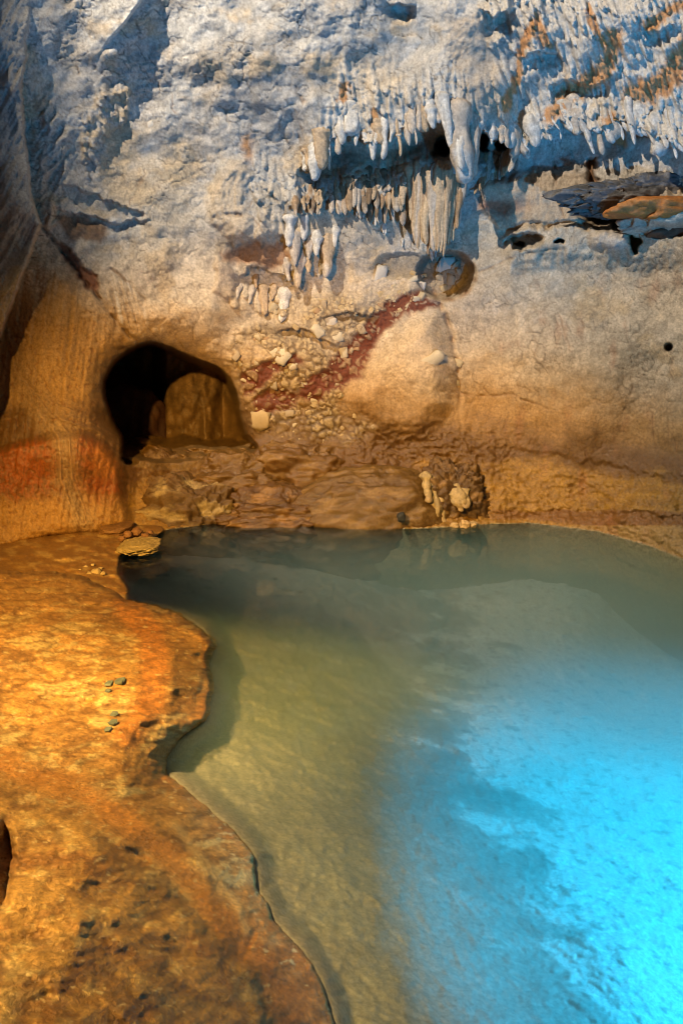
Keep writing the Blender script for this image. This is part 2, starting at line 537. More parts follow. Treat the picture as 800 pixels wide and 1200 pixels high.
# --- buttress: streaks and lower apron
strk = fbm((PX + 0.12 * (PY - 300)) / 5.5, PY / 140, 3, 88)
bm = smooth_l
D += bm * 0.020 * strk
C *= (1 + 0.30 * bm * strk)[..., None]
apron = sstep(0, 14, -poly_sd([(-80, 528), (0, 521), (30, 512), (62, 503), (100, 502), (128, 518), (146, 545), (158, 610), (158, 660), (-80, 680)], PX + WARPX * 0.4, PY + WARPY * 0.4))
D += apron * 0.10
D += bm * 0.16 * np.exp(-((PX - 75) / 75) ** 2)
for (a, b, c_, d_) in ((25, 545, 42, 34), (122, 530, 30, 22), (118, 572, 30, 14)):
    m = np.exp(-((QX - a) / c_) ** 2 - ((QY - b) / d_) ** 2) * apron
    C = lerp(C, (0.30, 0.085, 0.018), np.clip(m * 1.6 * (0.35 + 1.1 * sstep(-0.25, 0.3, fbm(QX / 5, QY / 9, 3, 93))), 0, 0.9))
m = np.exp(-((QX - 125) / 18) ** 2 - ((QY - 538) / 18) ** 2) * apron
C = lerp(C, (0.52, 0.22, 0.05), np.clip(m, 0, 0.7))
C = lerp(C, (0.40, 0.22, 0.06), apron * sstep(572, 596, QY + 6 * fbm(PX / 5, PY / 14, 2, 89)) * 0.85)
fan, fq = line_d([(18, 300), (22, 400), (40, 470), (75, 510), (78, 560), (98, 612)], PX, PY, 40)
fm = np.exp(-(fan / 15) ** 2) * sstep(420, 520, PY)
fs = noise2(fan / 2.6 * np.where(PX > 60, 1, 1) + 0.1, PY / 90, 90)
C = lerp(C, (0.33, 0.23, 0.13), np.clip(fm * 0.75, 0, 1))
C *= (1 + 0.5 * fm * fs)[..., None]
D += fm * 0.018 * fs
fan2, _ = line_d([(-10, 330), (25, 440), (60, 480), (120, 500), (150, 525)], PX, PY, 40)
fm2 = np.exp(-(fan2 / 16) ** 2) * bm
C = lerp(C, (0.26, 0.165, 0.085), np.clip(fm2 * 0.55, 0, 1)); D += fm2 * 0.02 * noise2(fan2 / 3, PY / 60, 91)
pit = sstep(0.25, 0.6, noise2(QX / 4, QY / 7, 92)) * bm * sstep(340, 400, PY)
C = lerp(C, (0.20, 0.09, 0.03), pit * 0.5); D -= 0.012 * pit

# --- F8 swirl lobe and its folds
sd = poly_sd([(246, 205), (262, 183), (290, 178), (300, 200), (296, 240), (300, 280), (270, 288), (246, 262), (238, 230)], QX, QY)
lob = sstep(0, 18, -sd)
D += 0.13 * lob
C = lerp(C, (0.46, 0.37, 0.27), lob * 0.7)
D += lob * 0.025 * noise2(sd / 6 + 3, PY / 50, 95)
m = np.exp(-((QX - 292) / 6) ** 2 - ((QY - 172) / 14) ** 2); C = lerp(C, ORANGE, m * 0.8)
H = drips([(x, y - RS.uniform(14, 30), y + 4, RS.uniform(3, 6), RS.uniform(0.03, 0.07), RS.uniform(-0.2, 0.3)) for x, y in
           rand_in([(290, 190), (345, 190), (350, 280), (300, 290)], 50)])
D += H
crack([(250, 256), (262, 252), (282, 252)], 2.0, 0.03, BROWN)

# --- F9 brown alcove with short stalactites
ledge([(262, 286), (300, 276), (328, 272), (345, 280)], 0.05, 34, 0.03, 12, 5, 9, 6, 20)
m = sstep(-3, 6, -poly_sd([(256, 296), (300, 280), (335, 282), (342, 305), (320, 318), (290, 312), (258, 306)], QX, QY))
C = lerp(C, (0.24, 0.115, 0.05), m * 0.85)
ledge([(270, 322), (300, 314), (336, 322), (350, 330)], 0.07, 36, 0.05, 14, 6, 10, 4, 20)
m = sstep(-2, 5, -poly_sd([(250, 300), (270, 305), (280, 330), (268, 352), (250, 345)], QX, QY)); D += 0.05 * m
C = lerp(C, (0.44, 0.34, 0.24), m * 0.7)
H = drips([(x, y - RS.uniform(20, 36), y, RS.uniform(3.5, 7), RS.uniform(0.03, 0.08), RS.uniform(-0.1, 0.2)) for x, y in
           [(272, 362), (286, 350), (300, 368), (312, 366), (322, 355), (331, 372), (346, 335), (352, 342), (342, 318), (362, 318), (372, 326), (386, 324), (330, 330)]])
D += H

# --- F10 long recess with a fringe, F12 big overhang on the right
lip = [(345, 205), (362, 182), (385, 165), (408, 155), (430, 165), (452, 168), (470, 150), (490, 140), (520, 138), (535, 152), (560, 152), (590, 160), (610, 178)]
ledge(lip, 0.26, 58, 0.22, 50, 7, 12, 3, 26)
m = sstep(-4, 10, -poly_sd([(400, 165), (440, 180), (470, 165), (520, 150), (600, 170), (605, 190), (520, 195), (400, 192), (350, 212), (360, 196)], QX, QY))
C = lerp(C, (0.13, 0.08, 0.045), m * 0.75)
for hx, hy, w, h in ((520, 172, 13, 13), (567, 166, 7, 11), (592, 166, 11, 8)):       # deep black pockets
    m = 1 - sstep(0.6, 1.15, np.hypot((QX - hx) / w, (QY - hy) / h))
    D -= 0.8 * m
lipR = [(606, 178), (625, 165), (650, 148), (675, 142), (700, 152), (722, 138), (745, 150), (765, 158), (800, 172), (900, 185), (1300, 230)]
ledge(lipR, 0.19, 85, 0.22, 60, 9, 15, 3, 20)
ledge([(640, 100), (660, 92), (690, 98), (720, 90)], 0.08, 30, 0.06, 18, 8, 16)
ledge([(610, 66), (640, 60), (662, 68)], 0.10, 24, 0.05, 18, 8, 17)
ledge([(560, 8), (575, 18), (595, 14), (605, 8)], 0.14, 32, 0.08, 20, 6, 18)
ledge([(450, 2), (462, 6), (478, 6), (488, 2)], 0.14, 26, 0.05, 14, 4, 19)
ledge([(745, 40), (770, 34), (800, 30)], 0.07, 24, 0.04, 14, 6, 20)
# dripping face
face = [(560, -30), (900, -30), (900, 190), (800, 175), (745, 152), (700, 150), (650, 146), (608, 172), (585, 120), (575, 50)]
st_ = []
for x, y in rand_in(face, 720):
    L_ = RS.uniform(14, 46); w = RS.uniform(2.2, 5.0)
    st_.append((x - 0.30 * L_, y - L_ * 0.8, y + L_ * 0.2, w, RS.uniform(0.025, 0.085), RS.uniform(0.15, 0.40)))
for x, y in rand_in([(400, 90), (520, 95), (600, 100), (610, 175), (530, 150), (470, 148), (430, 168), (405, 155), (360, 182)], 210):
    L_ = RS.uniform(14, 40); st_.append((x, y - L_ * 0.8, y + L_ * 0.2, RS.uniform(2.2, 5), RS.uniform(0.02, 0.07), RS.uniform(-0.05, 0.25)))
H = drips(st_)
D += H
fmk = sstep(-10, 20, -poly_sd(face, QX, QY))
upr = sstep(0.0, 0.4, fbm(PX / 70, PY / 50, 3, 120) + (PX - 520) / 260 - (PY - 60) / 300) * sstep(380, 520, PX) * (1 - sstep(170, 215, PY))
C = lerp(C, (0.52, 0.49, 0.45), upr * 0.75)
C = lerp(C, CALC, np.clip(H / 0.06, 0, 1) * 0.55)
C = lerp(C, (0.42, 0.30, 0.19), fmk * sstep(0.1, 0.5, fbm((PX - PY * 0.3) / 14, PY / 70, 3, 121)) * 0.5)
m = sstep(-4, 8, -poly_sd([(520, 20), (575, 10), (590, 110), (600, 165), (570, 140), (535, 110)], QX, QY))
C = lerp(C, (0.38, 0.30, 0.22), m * 0.5)
# orange mineral bands
for pts, w in (([(645, 137), (660, 118), (685, 98), (708, 84), (716, 62), (718, 44)], 8), ([(742, 112), (770, 102), (782, 92), (792, 72), (806, 52)], 9),
               ([(622, 30), (612, 62), (604, 90), (594, 130)], 4), ([(760, 32), (772, 18), (800, 6)], 5), ([(404, 98), (402, 112)], 4), ([(712, 140), (722, 152), (726, 168)], 6),
               ([(628, 20), (640, 50)], 4), ([(706, 50), (690, 10)], 3), ([(438, 130), (446, 160)], 3)):
    d, q = line_d(pts, QX, QY, 30)
    m = 1 - sstep(w * 0.7, w * 2.0, d + 7 * fbm((PX - 0.3 * PY) / 6, PY / 26, 3, 130))
    C = lerp(C, (0.48, 0.20, 0.035), m * 0.8); D -= 0.010 * m

# --- F13/F14 crevice under the slab, the shelf below it
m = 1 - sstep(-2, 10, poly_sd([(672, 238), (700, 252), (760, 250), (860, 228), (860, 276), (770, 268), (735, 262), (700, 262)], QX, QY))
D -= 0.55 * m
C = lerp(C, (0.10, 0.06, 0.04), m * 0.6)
dd, en = ledge([(586, 272), (610, 264), (660, 262), (720, 262), (740, 268), (800, 270), (900, 262)], -0.16, 60, 0, 40, 3, 22, 6, 20)
for hx, hy, w, h in ((614, 282, 24, 8), (655, 286, 5, 3), (742, 280, 5, 16), (605, 290, 9, 5)):
    m = 1 - sstep(0.6, 1.15, np.hypot((QX - hx) / w, (QY - hy) / h)); D -= 0.30 * m
m = np.exp(-((QX - 741) / 6) ** 2 - ((QY - 278) / 14) ** 2); C = lerp(C, (0.40, 0.20, 0.04), m * 0.8)
m = sstep(0, 14, -poly_sd([(682, 272), (700, 264), (735, 266), (744, 290), (720, 302), (692, 298)], QX, QY)); D += 0.09 * m; C = lerp(C, (0.44, 0.41, 0.38), m * 0.7)
m = sstep(-2, 8, -poly_sd([(560, 215), (612, 200), (690, 196), (695, 220), (672, 240), (680, 262), (590, 268), (560, 250)], QX, QY))
D += 0.10 * m; C = lerp(C, (0.42, 0.33, 0.24), m * 0.75)
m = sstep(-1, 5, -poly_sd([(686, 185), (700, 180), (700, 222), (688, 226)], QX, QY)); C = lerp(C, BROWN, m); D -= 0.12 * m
crack([(646, 165), (650, 210), (660, 256)], 1.2, 0.03, BROWN, 0.1)
m = np.exp(-((QX - 585) / 24) ** 2 - ((QY - 243) / 8) ** 2); C = lerp(C, (0.26, 0.08, 0.035), np.clip(m * 1.2, 0, 0.8))

# --- F15 pebble hollow
hol = 1 - sstep(0.75, 1.1, np.hypot((PX + WARPX * 0.4 - 522) / 34, (PY + WARPY * 0.4 - 322) / 29))
D -= 0.30 * hol
rimo = np.exp(-((np.hypot((PX - 522) / 34, (PY - 322) / 29) - 1.0) / 0.10) ** 2) * sstep(-0.3, 0.5, (PX - 522) / 34 + (PY - 322) / 60)
C = lerp(C, (0.22, 0.10, 0.03), np.clip(rimo * (0.5 + fbm(PX / 10, PY / 10, 3, 134)), 0, 0.8)); C = lerp(C, (0.20, 0.15, 0.10), hol * 0.6)
m = 1 - sstep(0.7, 1.1, np.hypot((QX - 475) / 45, (QY - 312) / 16)); D -= 0.06 * m
C = lerp(C, (0.20, 0.17, 0.13), m * 0.7)

# --- F16 conglomerate, red clay
cong = [(262, 430), (285, 372), (330, 355), (400, 345), (470, 340), (500, 345), (455, 380), (415, 430), (400, 470), (440, 500), (400, 520), (330, 515), (296, 505), (280, 460)]
cm = sstep(-10, 12, -poly_sd(cong, QX, QY))
c1, c2, cc = worley(QX / 6.5, QY / 6.5, 140)
k1, k2, kc = worley(QX / 13.0, QY / 12.0, 141)
sel = noise2(PX / 24, PY / 24, 142) > 0.05
c1 = np.where(sel, k1, c1); c2 = np.where(sel, k2, c2); cc = np.where(sel, kc, cc)
cm = cm * (0.35 + 0.65 * sstep(-0.3, 0.1, noise2(PX / 33, PY / 33, 143)))
pb = sstep(0.05, 0.45, c2 - c1)
D += cm * 0.024 * pb * (0.4 + cc)
C = lerp(C, (0.42, 0.33, 0.19), cm * 0.7 * pb)
C = lerp(C, (0.12, 0.085, 0.05), cm * (1 - pb) * 0.75)
redp = [[(286, 438), (300, 430), (335, 424), (345, 418), (350, 424), (320, 440), (300, 455), (288, 458)], [(372, 452), (390, 425), (415, 400), (440, 372), (470, 352), (478, 352), (440, 400), (420, 440), (400, 452)],
        [(300, 468), (325, 456), (345, 462), (338, 478), (315, 484), (302, 482)], [(354, 450), (375, 440), (395, 448), (370, 470), (352, 465)], [(450, 356), (490, 345), (512, 356), (490, 362), (462, 366)]]
for rp in redp:
    m = 1 - sstep(-1, 7, poly_sd(rp, QX, QY))
    C = lerp(C, RED, m * (1 - 0.5 * sstep(0.45, 0.8, pb * cc * 1.5))); D -= 0.03 * m
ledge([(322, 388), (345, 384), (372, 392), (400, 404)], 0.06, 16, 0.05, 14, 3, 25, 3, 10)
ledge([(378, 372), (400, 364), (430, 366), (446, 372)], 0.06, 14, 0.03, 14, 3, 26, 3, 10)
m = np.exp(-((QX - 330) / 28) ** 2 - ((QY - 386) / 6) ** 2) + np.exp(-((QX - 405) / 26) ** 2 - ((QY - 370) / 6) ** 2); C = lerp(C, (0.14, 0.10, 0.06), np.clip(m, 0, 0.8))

# --- F18 dome lobe, F17 cracks
sd = poly_sd([(398, 470), (425, 415), (455, 378), (490, 362), (515, 360), (535, 400), (540, 480), (500, 520), (430, 525)], PX + WARPX * 0.4, PY + WARPY * 0.4)
m = sstep(0, 34, -sd); D += 0.20 * m
C = lerp(C, (0.50, 0.37, 0.22), m * 0.55 * (1 - sstep(430, 470, st)))
crack([(505, 335), (515, 355), (528, 390), (536, 430), (538, 470)], 2.6, 0.05, BROWN)
crack([(560, 320), (590, 305), (610, 298), (660, 292)], 1.3, 0.02, BROWN)
crack([(520, 455), (560, 465), (600, 462), (640, 480)], 1.2, 0.02, BROWN)
for k in range(16):
    x, y = RS.uniform(560, 800), RS.uniform(330, 520)
    crack([(x, y), (x + RS.uniform(-12, 12), y + RS.uniform(10, 22)), (x + RS.uniform(-14, 14), y + RS.uniform(24, 44))], 0.9, 0.012, BROWN)
for k in range(10):
    x, y = RS.uniform(90, 420), RS.uniform(20, 240)
    crack([(x, y), (x + RS.uniform(-14, 14), y + RS.uniform(10, 22)), (x + RS.uniform(-18, 18), y + RS.uniform(24, 50))], 1.0, 0.012, BROWN, 1.1)
m = 1 - sstep(3, 6, np.hypot(PX - 783, PY - 407)); D -= 0.12 * m; C = lerp(C, (0.03, 0.03, 0.03), m * 0.9)

# --- strata steps of the lower right wall
ledge([(575, 520), (620, 523), (680, 536), (760, 553), (900, 560)], 0.010, 26, 0.012, 24, 6, 30, 7, 20)
ledge([(560, 598), (640, 597), (800, 601), (1000, 606)], 0.008, 12, 0.015, 12, 1.5, 31, 2, 20)
rough_low = sstep(480, 520, PY) * sstep(380, 420, PX) * (1 - sstep(560, 640, PX))
D += rough_low * 0.05 * fbm(PX / 14, PY / 9, 4, 150, 0.6, True)
gold = sstep(545, 560, PY) * sstep(560, 620, PX)
D += gold * 0.035 * fbm(PX / 9, PY / 6, 3, 151, 0.6)

# --- tunnel
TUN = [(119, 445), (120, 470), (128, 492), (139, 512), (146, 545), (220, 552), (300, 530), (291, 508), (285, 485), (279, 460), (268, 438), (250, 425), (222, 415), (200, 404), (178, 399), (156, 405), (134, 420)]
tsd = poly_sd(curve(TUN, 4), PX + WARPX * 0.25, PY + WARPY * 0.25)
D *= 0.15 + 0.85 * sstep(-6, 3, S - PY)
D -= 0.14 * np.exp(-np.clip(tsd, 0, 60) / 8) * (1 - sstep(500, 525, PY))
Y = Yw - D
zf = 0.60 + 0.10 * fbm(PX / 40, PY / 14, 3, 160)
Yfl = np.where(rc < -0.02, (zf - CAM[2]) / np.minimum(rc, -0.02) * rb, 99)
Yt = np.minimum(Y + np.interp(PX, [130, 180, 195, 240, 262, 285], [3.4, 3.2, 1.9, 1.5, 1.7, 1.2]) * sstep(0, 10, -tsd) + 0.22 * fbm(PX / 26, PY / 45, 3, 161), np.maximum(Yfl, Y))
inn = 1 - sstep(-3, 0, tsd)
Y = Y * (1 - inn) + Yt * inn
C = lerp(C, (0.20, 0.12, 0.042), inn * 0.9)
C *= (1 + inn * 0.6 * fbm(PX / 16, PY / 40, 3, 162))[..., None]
# ledge of rock between tunnel and pool: step back with height
WET = np.maximum(WET, sstep(515, 540, PY) * sstep(130, 160, PX) * (1 - sstep(560, 640, PX)) * 0.75)

C = lerp(C, (0.30, 0.26, 0.15), (PY > S) * 0.8)
Y = np.maximum(Y, 2.5)
P = np.stack([PX * 0 + ra * Y / rb, Y, CAM[2] + rc * Y / rb], -1)
keep = (P[..., 2] > -1.7).ravel()
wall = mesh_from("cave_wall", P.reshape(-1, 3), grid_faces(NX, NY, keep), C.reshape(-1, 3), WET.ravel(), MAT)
tag(wall, "grey and ochre limestone cave wall rising behind the pool", "cave wall", kind="structure")


def at(px, py, out=0.0):
    """point on the finished wall seen at a place of the photograph, moved `out` metres into the room"""
    i = np.clip(np.searchsorted(ax, px), 1, NX - 1); j = np.clip(np.searchsorted(ay, py), 1, NY - 1)
    y = Y[j, i] - out
    a, b, c = rays(px, py)
    return np.array([a * y / b, y, CAM[2] + c * y / b])


def atY(px, py, y):
    a, b, c = rays(px, py)
    return np.array([a * y / b, y, CAM[2] + c * y / b])


def atZ(px, py, z):
    a, b, c = rays(px, py)
    t = (z - CAM[2]) / c
    return np.array([a * t, b * t, z])


def mpp(y):                       # metres per photograph pixel at depth y
    return y / FPX / 0.99


# ------------------------------------------------------------------ generic rock bodies
def rock_body(name, centre, r, seed, col, wet=0.3, rough=0.12, fine=0.03, power=2.4, nu=72, nv=48, tint=None, mat=MAT, parent=None, strata=0.0, metric=0.0):
    u = np.linspace(0, 2 * np.pi, nu, endpoint=False); v = np.linspace(-np.pi / 2, np.pi / 2, nv)
    Ug, Vg = np.meshgrid(u, v)

    def sp(t, p):
        return np.sign(t) * np.abs(t) ** (2 / p)
    d = np.stack([sp(np.cos(Vg), power) * sp(np.cos(Ug), power), sp(np.cos(Vg), power) * sp(np.sin(Ug), power), sp(np.sin(Vg), power)], -1)
    d0 = d
    if metric:
        d = d * np.array(r) / metric
    n = fbm(d[..., 0] * 1.3 + seed, d[..., 2] * 1.3, 3, seed) + fbm(d[..., 1] * 1.3 - seed, d[..., 2] * 1.3 + 5, 3, seed + 5)
    n2 = fbm(d[..., 0] * 6 + seed, d[..., 2] * 6 + d[..., 1] * 4, 4, seed + 9, 0.6)
    k = 1 + rough * n + fine * n2
    if strata:
        k = k + strata * noise2(d[..., 2] * 5 + 0.6 * d[..., 0] + n * 0.5, d[..., 0] * 0.6, seed + 31)
    V = np.array(centre) + d0 * np.array(r) * k[..., None]
    F = []
    i = np.arange(nu * nv).reshape(nv, nu)
    F = np.stack([i[:-1], np.roll(i[:-1], -1, 1), np.roll(i[1:], -1, 1), i[1:]], -1).reshape(-1, 4)
    cc_ = np.array(col, np.float32) * (1 + 0.45 * n2 + 0.25 * n)[..., None]
    if tint is not None:
        cc_ = lerp(cc_, tint, sstep(-0.05, 0.4, fbm(d[..., 0] * 3, d[..., 2] * 4 + d[..., 1] * 2, 3, seed + 3)) * 0.8)
    o = mesh_from(name, V.reshape(-1, 3), F, cc_.reshape(-1, 3), wet, mat)
    return o


def px_rock(name, label, cat, x0, x1, y0, y1, depth, ry, seed, col, **kw):
    c = atY((x0 + x1) / 2, (y0 + y1) / 2, depth)
    m = mpp(depth)
    o = rock_body(name, c, ((x1 - x0) / 2 * m, ry, (y1 - y0) / 2 * m), seed, col, **kw)
    return tag(o, label, cat)


# rocks in the tunnel mouth
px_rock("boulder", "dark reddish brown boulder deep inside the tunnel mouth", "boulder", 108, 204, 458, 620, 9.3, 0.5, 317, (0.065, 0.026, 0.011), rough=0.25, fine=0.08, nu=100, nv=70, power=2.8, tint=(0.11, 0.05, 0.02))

# shelf of flowstone between tunnel and pool
px_rock("flowstone_mound", "wide smooth brown flowstone mound dipping into the far pool edge", "flowstone", 330, 540, 545, 700, 7.05, 0.55, 331, (0.109, 0.059, 0.013), wet=1.0, rough=0.12, fine=0.06, power=2.2, nu=220, nv=150, tint=(0.22, 0.13, 0.04))
px_rock("rock_slab", "pale crusted rock slab at the pool edge below the tunnel", "rock", 140, 300, 558, 700, 7.0, 0.5, 347, (0.109, 0.059, 0.015), wet=0.6, rough=0.26, fine=0.14, power=2.2, nu=200, nv=150, tint=(0.42, 0.32, 0.15))
px_rock("rock_slab", "dark brown low rock wedge between crusted slab and smooth mound", "rock", 240, 410, 572, 650, 6.98, 0.4, 353, (0.095, 0.046, 0.011), wet=0.9, rough=0.3, fine=0.14, power=2.2, nu=180, nv=110, tint=(0.26, 0.14, 0.04))
px_rock("rock_hump", "rounded brown rock hump right below the pale boulder", "rock", 225, 330, 530, 600, 7.45, 0.45, 359, (0.136, 0.073, 0.019), wet=0.95, rough=0.3, fine=0.13, nu=140, nv=90)
px_rock("rock_hump", "small angular rock hump under the dark tunnel boulder", "rock", 140, 240, 530, 600, 7.5, 0.4, 367, (0.129, 0.069, 0.019), wet=0.9, rough=0.3, fine=0.14, power=2.6, nu=140, nv=90, tint=(0.24, 0.15, 0.06))
px_rock("rock_hump", "shiny brown rock hump beside the conglomerate foot", "rock", 290, 420, 512, 600, 7.6, 0.45, 373, (0.129, 0.066, 0.017), wet=0.95, rough=0.3, fine=0.12, nu=160, nv=100, tint=(0.22, 0.13, 0.045))
px_rock("flowstone_lump", "lumpy flowstone with white drips beside the smooth mound", "flowstone", 480, 572, 548, 660, 6.98, 0.3, 379, (0.088, 0.046, 0.012), wet=0.8, rough=0.3, fine=0.2, nu=160, nv=110, tint=(0.26, 0.15, 0.05))
for k, (x, y, r) in enumerate(((532, 616, 4), (544, 615, 5), (554, 614.5, 3.2))):
    o = px_rock("calcite_pebble", ("rounded cream calcite pebble at the waterline, next to the smooth mound", "largest cream calcite pebble at the waterline, between two smaller ones", "smallest cream calcite pebble at the waterline under the lumpy flowstone")[k], "pebble", x - r * 1.3, x + r * 1.3, y - r, y + r, 6.60, 0.06, 397 + k, (0.48, 0.34, 0.16), rough=0.4, wet=0.8, nu=24, nv=16)
    o["group"] = "calcite pebbles at the waterline"
px_rock("stone", "small dark stone stuck on the front of the smooth mound", "stone", 465, 475, 600, 612, 6.42, 0.04, 401, (0.02, 0.022, 0.02), wet=0.3, nu=20, nv=14, rough=0.3)

# dark slab under the right overhang and the banded layers under it
px_rock("rock_slab", "long dark grey slab jutting out under the blue overhang", "rock", 674, 900, 210, 256, 6.84, 0.22, 409, (0.075, 0.075, 0.08), wet=0.35, rough=0.30, fine=0.16, power=2.2, nu=260, nv=110, tint=(0.19, 0.18, 0.175), metric=0.30)
for k, (x0, x1, y0, y1, col, nm) in enumerate(((716, 900, 236, 262, (0.42, 0.16, 0.035), "orange"), (736, 900, 246, 274, (0.50, 0.44, 0.36), "cream"), (764, 900, 262, 286, (0.10, 0.05, 0.03), "dark brown"))):
    px_rock("flowstone_layer", nm + " flowstone layer in the crevice under the dark slab", "flowstone", x0, x1, y0, y1, 6.62 + 0.05 * k, 0.35, 419 + k, col, wet=0.6, rough=0.25, fine=0.12, nu=120, nv=40, metric=0.35)


# ------------------------------------------------------------------ dripstone
def drip_mesh(name, top, tip, r0, seed, col, tipcol=None, flute=0.15, wet=0.3, nu=14, nv=18, bulge=0.25, shape=0.9, flat=0.85):
    """one stalactite: tapered, knotted, slightly bent, with flutes"""
    rs = np.random.RandomState(seed)
    t = np.linspace(0, 1, nv); u = np.linspace(0, 2 * np.pi, nu, endpoint=False)
    rad = r0 * (0.18 + 0.82 * (1 - t) ** shape) * (1 + bulge * noise2(t * 4 + seed, t * 0 + seed * 0.37, seed))
    rad *= np.where(t > 0.93, np.sqrt(np.clip(1 - ((t - 0.93) / 0.07) ** 2, 0, 1)) * 0.9 + 0.02, 1)
    rad *= np.sqrt(np.clip(t / 0.10, 0.05, 1))
    ctr = np.array(top)[None] * (1 - t[:, None]) + np.array(tip)[None] * t[:, None]
    L_ = np.linalg.norm(np.array(top) - np.array(tip))
    ctr[:, 0] += 0.05 * L_ * noise2(t * 2 + seed, t * 0 + 3.3, seed + 1) * t
    T, U_ = np.meshgrid(t, u, indexing='ij')
    fl = 1 + flute * noise2(np.cos(U_) * 2.2 + seed, np.sin(U_) * 2.2 + T * 1.2, seed + 2) + 0.35 * flute * noise2(U_ * 3, T * 14 + seed, seed + 4)
    R = rad[:, None] * fl
    V = ctr[:, None, :] + np.stack([R * np.cos(U_), R * np.sin(U_) * flat, 0 * R], -1)
    i = np.arange(nu * nv).reshape(nv, nu)
    F = np.stack([i[:-1], i[1:], np.roll(i[1:], -1, 1), np.roll(i[:-1], -1, 1)], -1).reshape(-1, 4)
    R = R * (1 + 0.10 * noise2(np.cos(U_) * 3 + seed, T * 9 + np.sin(U_) * 3, seed + 8))
    V = ctr[:, None, :] + np.stack([R * np.cos(U_), R * np.sin(U_) * flat, 0 * R], -1)
    n = noise2(U_ * 2 + seed, T * 5, seed + 6)
    c = np.array(col, np.float32) * (1 + 0.35 * n + 0.2 * noise2(U_ * 5, T * 3, seed + 7))[..., None]
    if tipcol is not None:
        c = lerp(c, tipcol, sstep(0.55, 1.0, T + 0.3 * n) * 0.8)
    return mesh_from(name, V.reshape(-1, 3), F, c.reshape(-1, 3), wet, MAT)


def formation(name, label, specs, group=None, outdef=0.08):
    """thing at the highest root of its stalactites; specs: (px_top, py_top, px_tip, py_tip, half_width_px, out, colour, tip colour, part name)"""
    first = None
    for k, s in enumerate(specs):
        xt, yt, xb, yb, w, out, col, tc_ = s[:8]
        w = min(w, 0.17 * abs(yb - yt) + 0.6)
        a = at(xt, yt, 0.0)
        y = min(at(xt + (xb - xt) * f, yt + (yb - yt) * f)[1] for f in (0, 0.25, 0.45, 0.6)) - out
        top = atY(xt, yt, max(y + 0.04, a[1] + 0.03)); tip = atY(xb, yb, y - 0.02)
        if first is None:
            first = thing(name, label, "stalactites", tuple(top), group)
        long_ = abs(yb - yt) > 50
        o = drip_mesh("stalactite" if len(s) < 9 else s[8], top, tip, w * mpp(y), 500 + k * 7 + int(xt), col, tc_,
                      flute=0.30 if long_ else 0.2, nv=30 if long_ else 16, nu=20 if w > 6 else 12, shape=s[9] if len(s) > 9 else 0.42, bulge=0.45)
        adopt(o, first)
    return first


W1 = (0.55, 0.53, 0.50); W2 = (0.46, 0.40, 0.34); T1 = (0.44, 0.33, 0.22); T2 = (0.34, 0.23, 0.14); D1 = (0.20, 0.14, 0.09)
# large stalactite in front of the long recess
formation("large_stalactite", "thick pale stalactite crossing the long dark recess", [
    (536, 112, 546, 216, 12, -0.02, W2, W1, "shaft", 0.22), (516, 106, 530, 176, 9, 0.0, W1, None, "rib"), (554, 130, 556, 208, 7, 0.03, W2, None, "rib"),
    (536, 128, 541, 200, 7, 0.13, W1, None, "rib"), (561, 140, 553, 186, 6, 0.0, W1, None, "rib")])
# fringe above the recess
sp = []
for (xa, ya), (xb, yb), n in (((352, 205), (408, 158), 11), ((408, 158), (452, 170), 9), ((455, 166), (515, 142), 11), ((570, 158), (606, 178), 6)):
    for k in range(n):
        t = (k + RS.rand()) / n
        x = xa + (xb - xa) * t; y = ya + (yb - ya) * t
        L_ = RS.choice([1, 2, 4, 7, 11, 20]) * RS.uniform(0.7, 1.3)
        sp.append((x - RS.uniform(-3, 6), y - RS.uniform(14, 44), x + RS.uniform(-2, 4), y + L_, float(np.clip(RS.lognormal(1.7, 0.6), 2.2, 17)), RS.uniform(-0.05, 0.01), [W1, W2, T1][RS.randint(3)], None, 'stalactite', RS.uniform(0.12, 0.32)))
formation("stalactite_fringe", "row of short pale stalactites along the lip above the long recess", sp)
# brown drapery rows under the recess
sp = []
for row, (y0, y1, n, out) in enumerate(((196, 226, 24, 0.02), (206, 250, 22, 0.08), (214, 262, 14, 0.03))):
    for k in range(n):
        x = 345 + 132 * (k + RS.rand() * 0.8) / n
        dy = np.interp(x, [345, 400, 480], [26, 4, 0])
        yb_ = min(y1 + RS.uniform(-12, 10), np.interp(x, [345, 400, 440, 480], [252, 252, 262, 266]))
        sp.append((x, y0 + dy + RS.uniform(-6, 6), x + RS.uniform(-2, 3), yb_, RS.uniform(3.4, 6.6), out + RS.uniform(0, 0.06), [T1, T2, D1, W2][RS.randint(4)], [None, W2][RS.randint(2)], 'dripstone', RS.uniform(0.25, 0.6)))
formation("dripstone_drapery", "rows of small brown dripstones hanging under the long recess", sp)
# fluted curtain
sp = []
for k in range(26):
    x = 477 + 66 * (k + RS.rand() * 0.6) / 26
    yb = np.interp(x, [475, 485, 500, 520, 532, 545], [250, 285, 298, 300, 286, 262]) + RS.uniform(-9, 3)
    sp.append((x + 3, 190 + RS.uniform(-3, 5), x + (x - 505) * -0.12, yb, RS.uniform(3.6, 6.5), 0.10 + 0.14 * math.sin((x - 470) / 80 * math.pi) + RS.uniform(-0.03, 0.03), [T1, T2, (0.50, 0.38, 0.25), W2][RS.randint(4)], None, "fold", 0.45))
for k in range(12):
    x = 560 + 46 * (k + RS.rand()) / 12
    sp.append((x + 2, 176 + RS.uniform(-3, 6), x - 6, np.interp(x, [560, 606], [228, 206]) + RS.uniform(-6, 8), RS.uniform(3.4, 5.6), 0.08, [T1, T2, W2][RS.randint(3)], None, "fold", 0.5))
formation("flowstone_curtain", "tall fluted tan flowstone curtain hanging below the dark recess", sp)
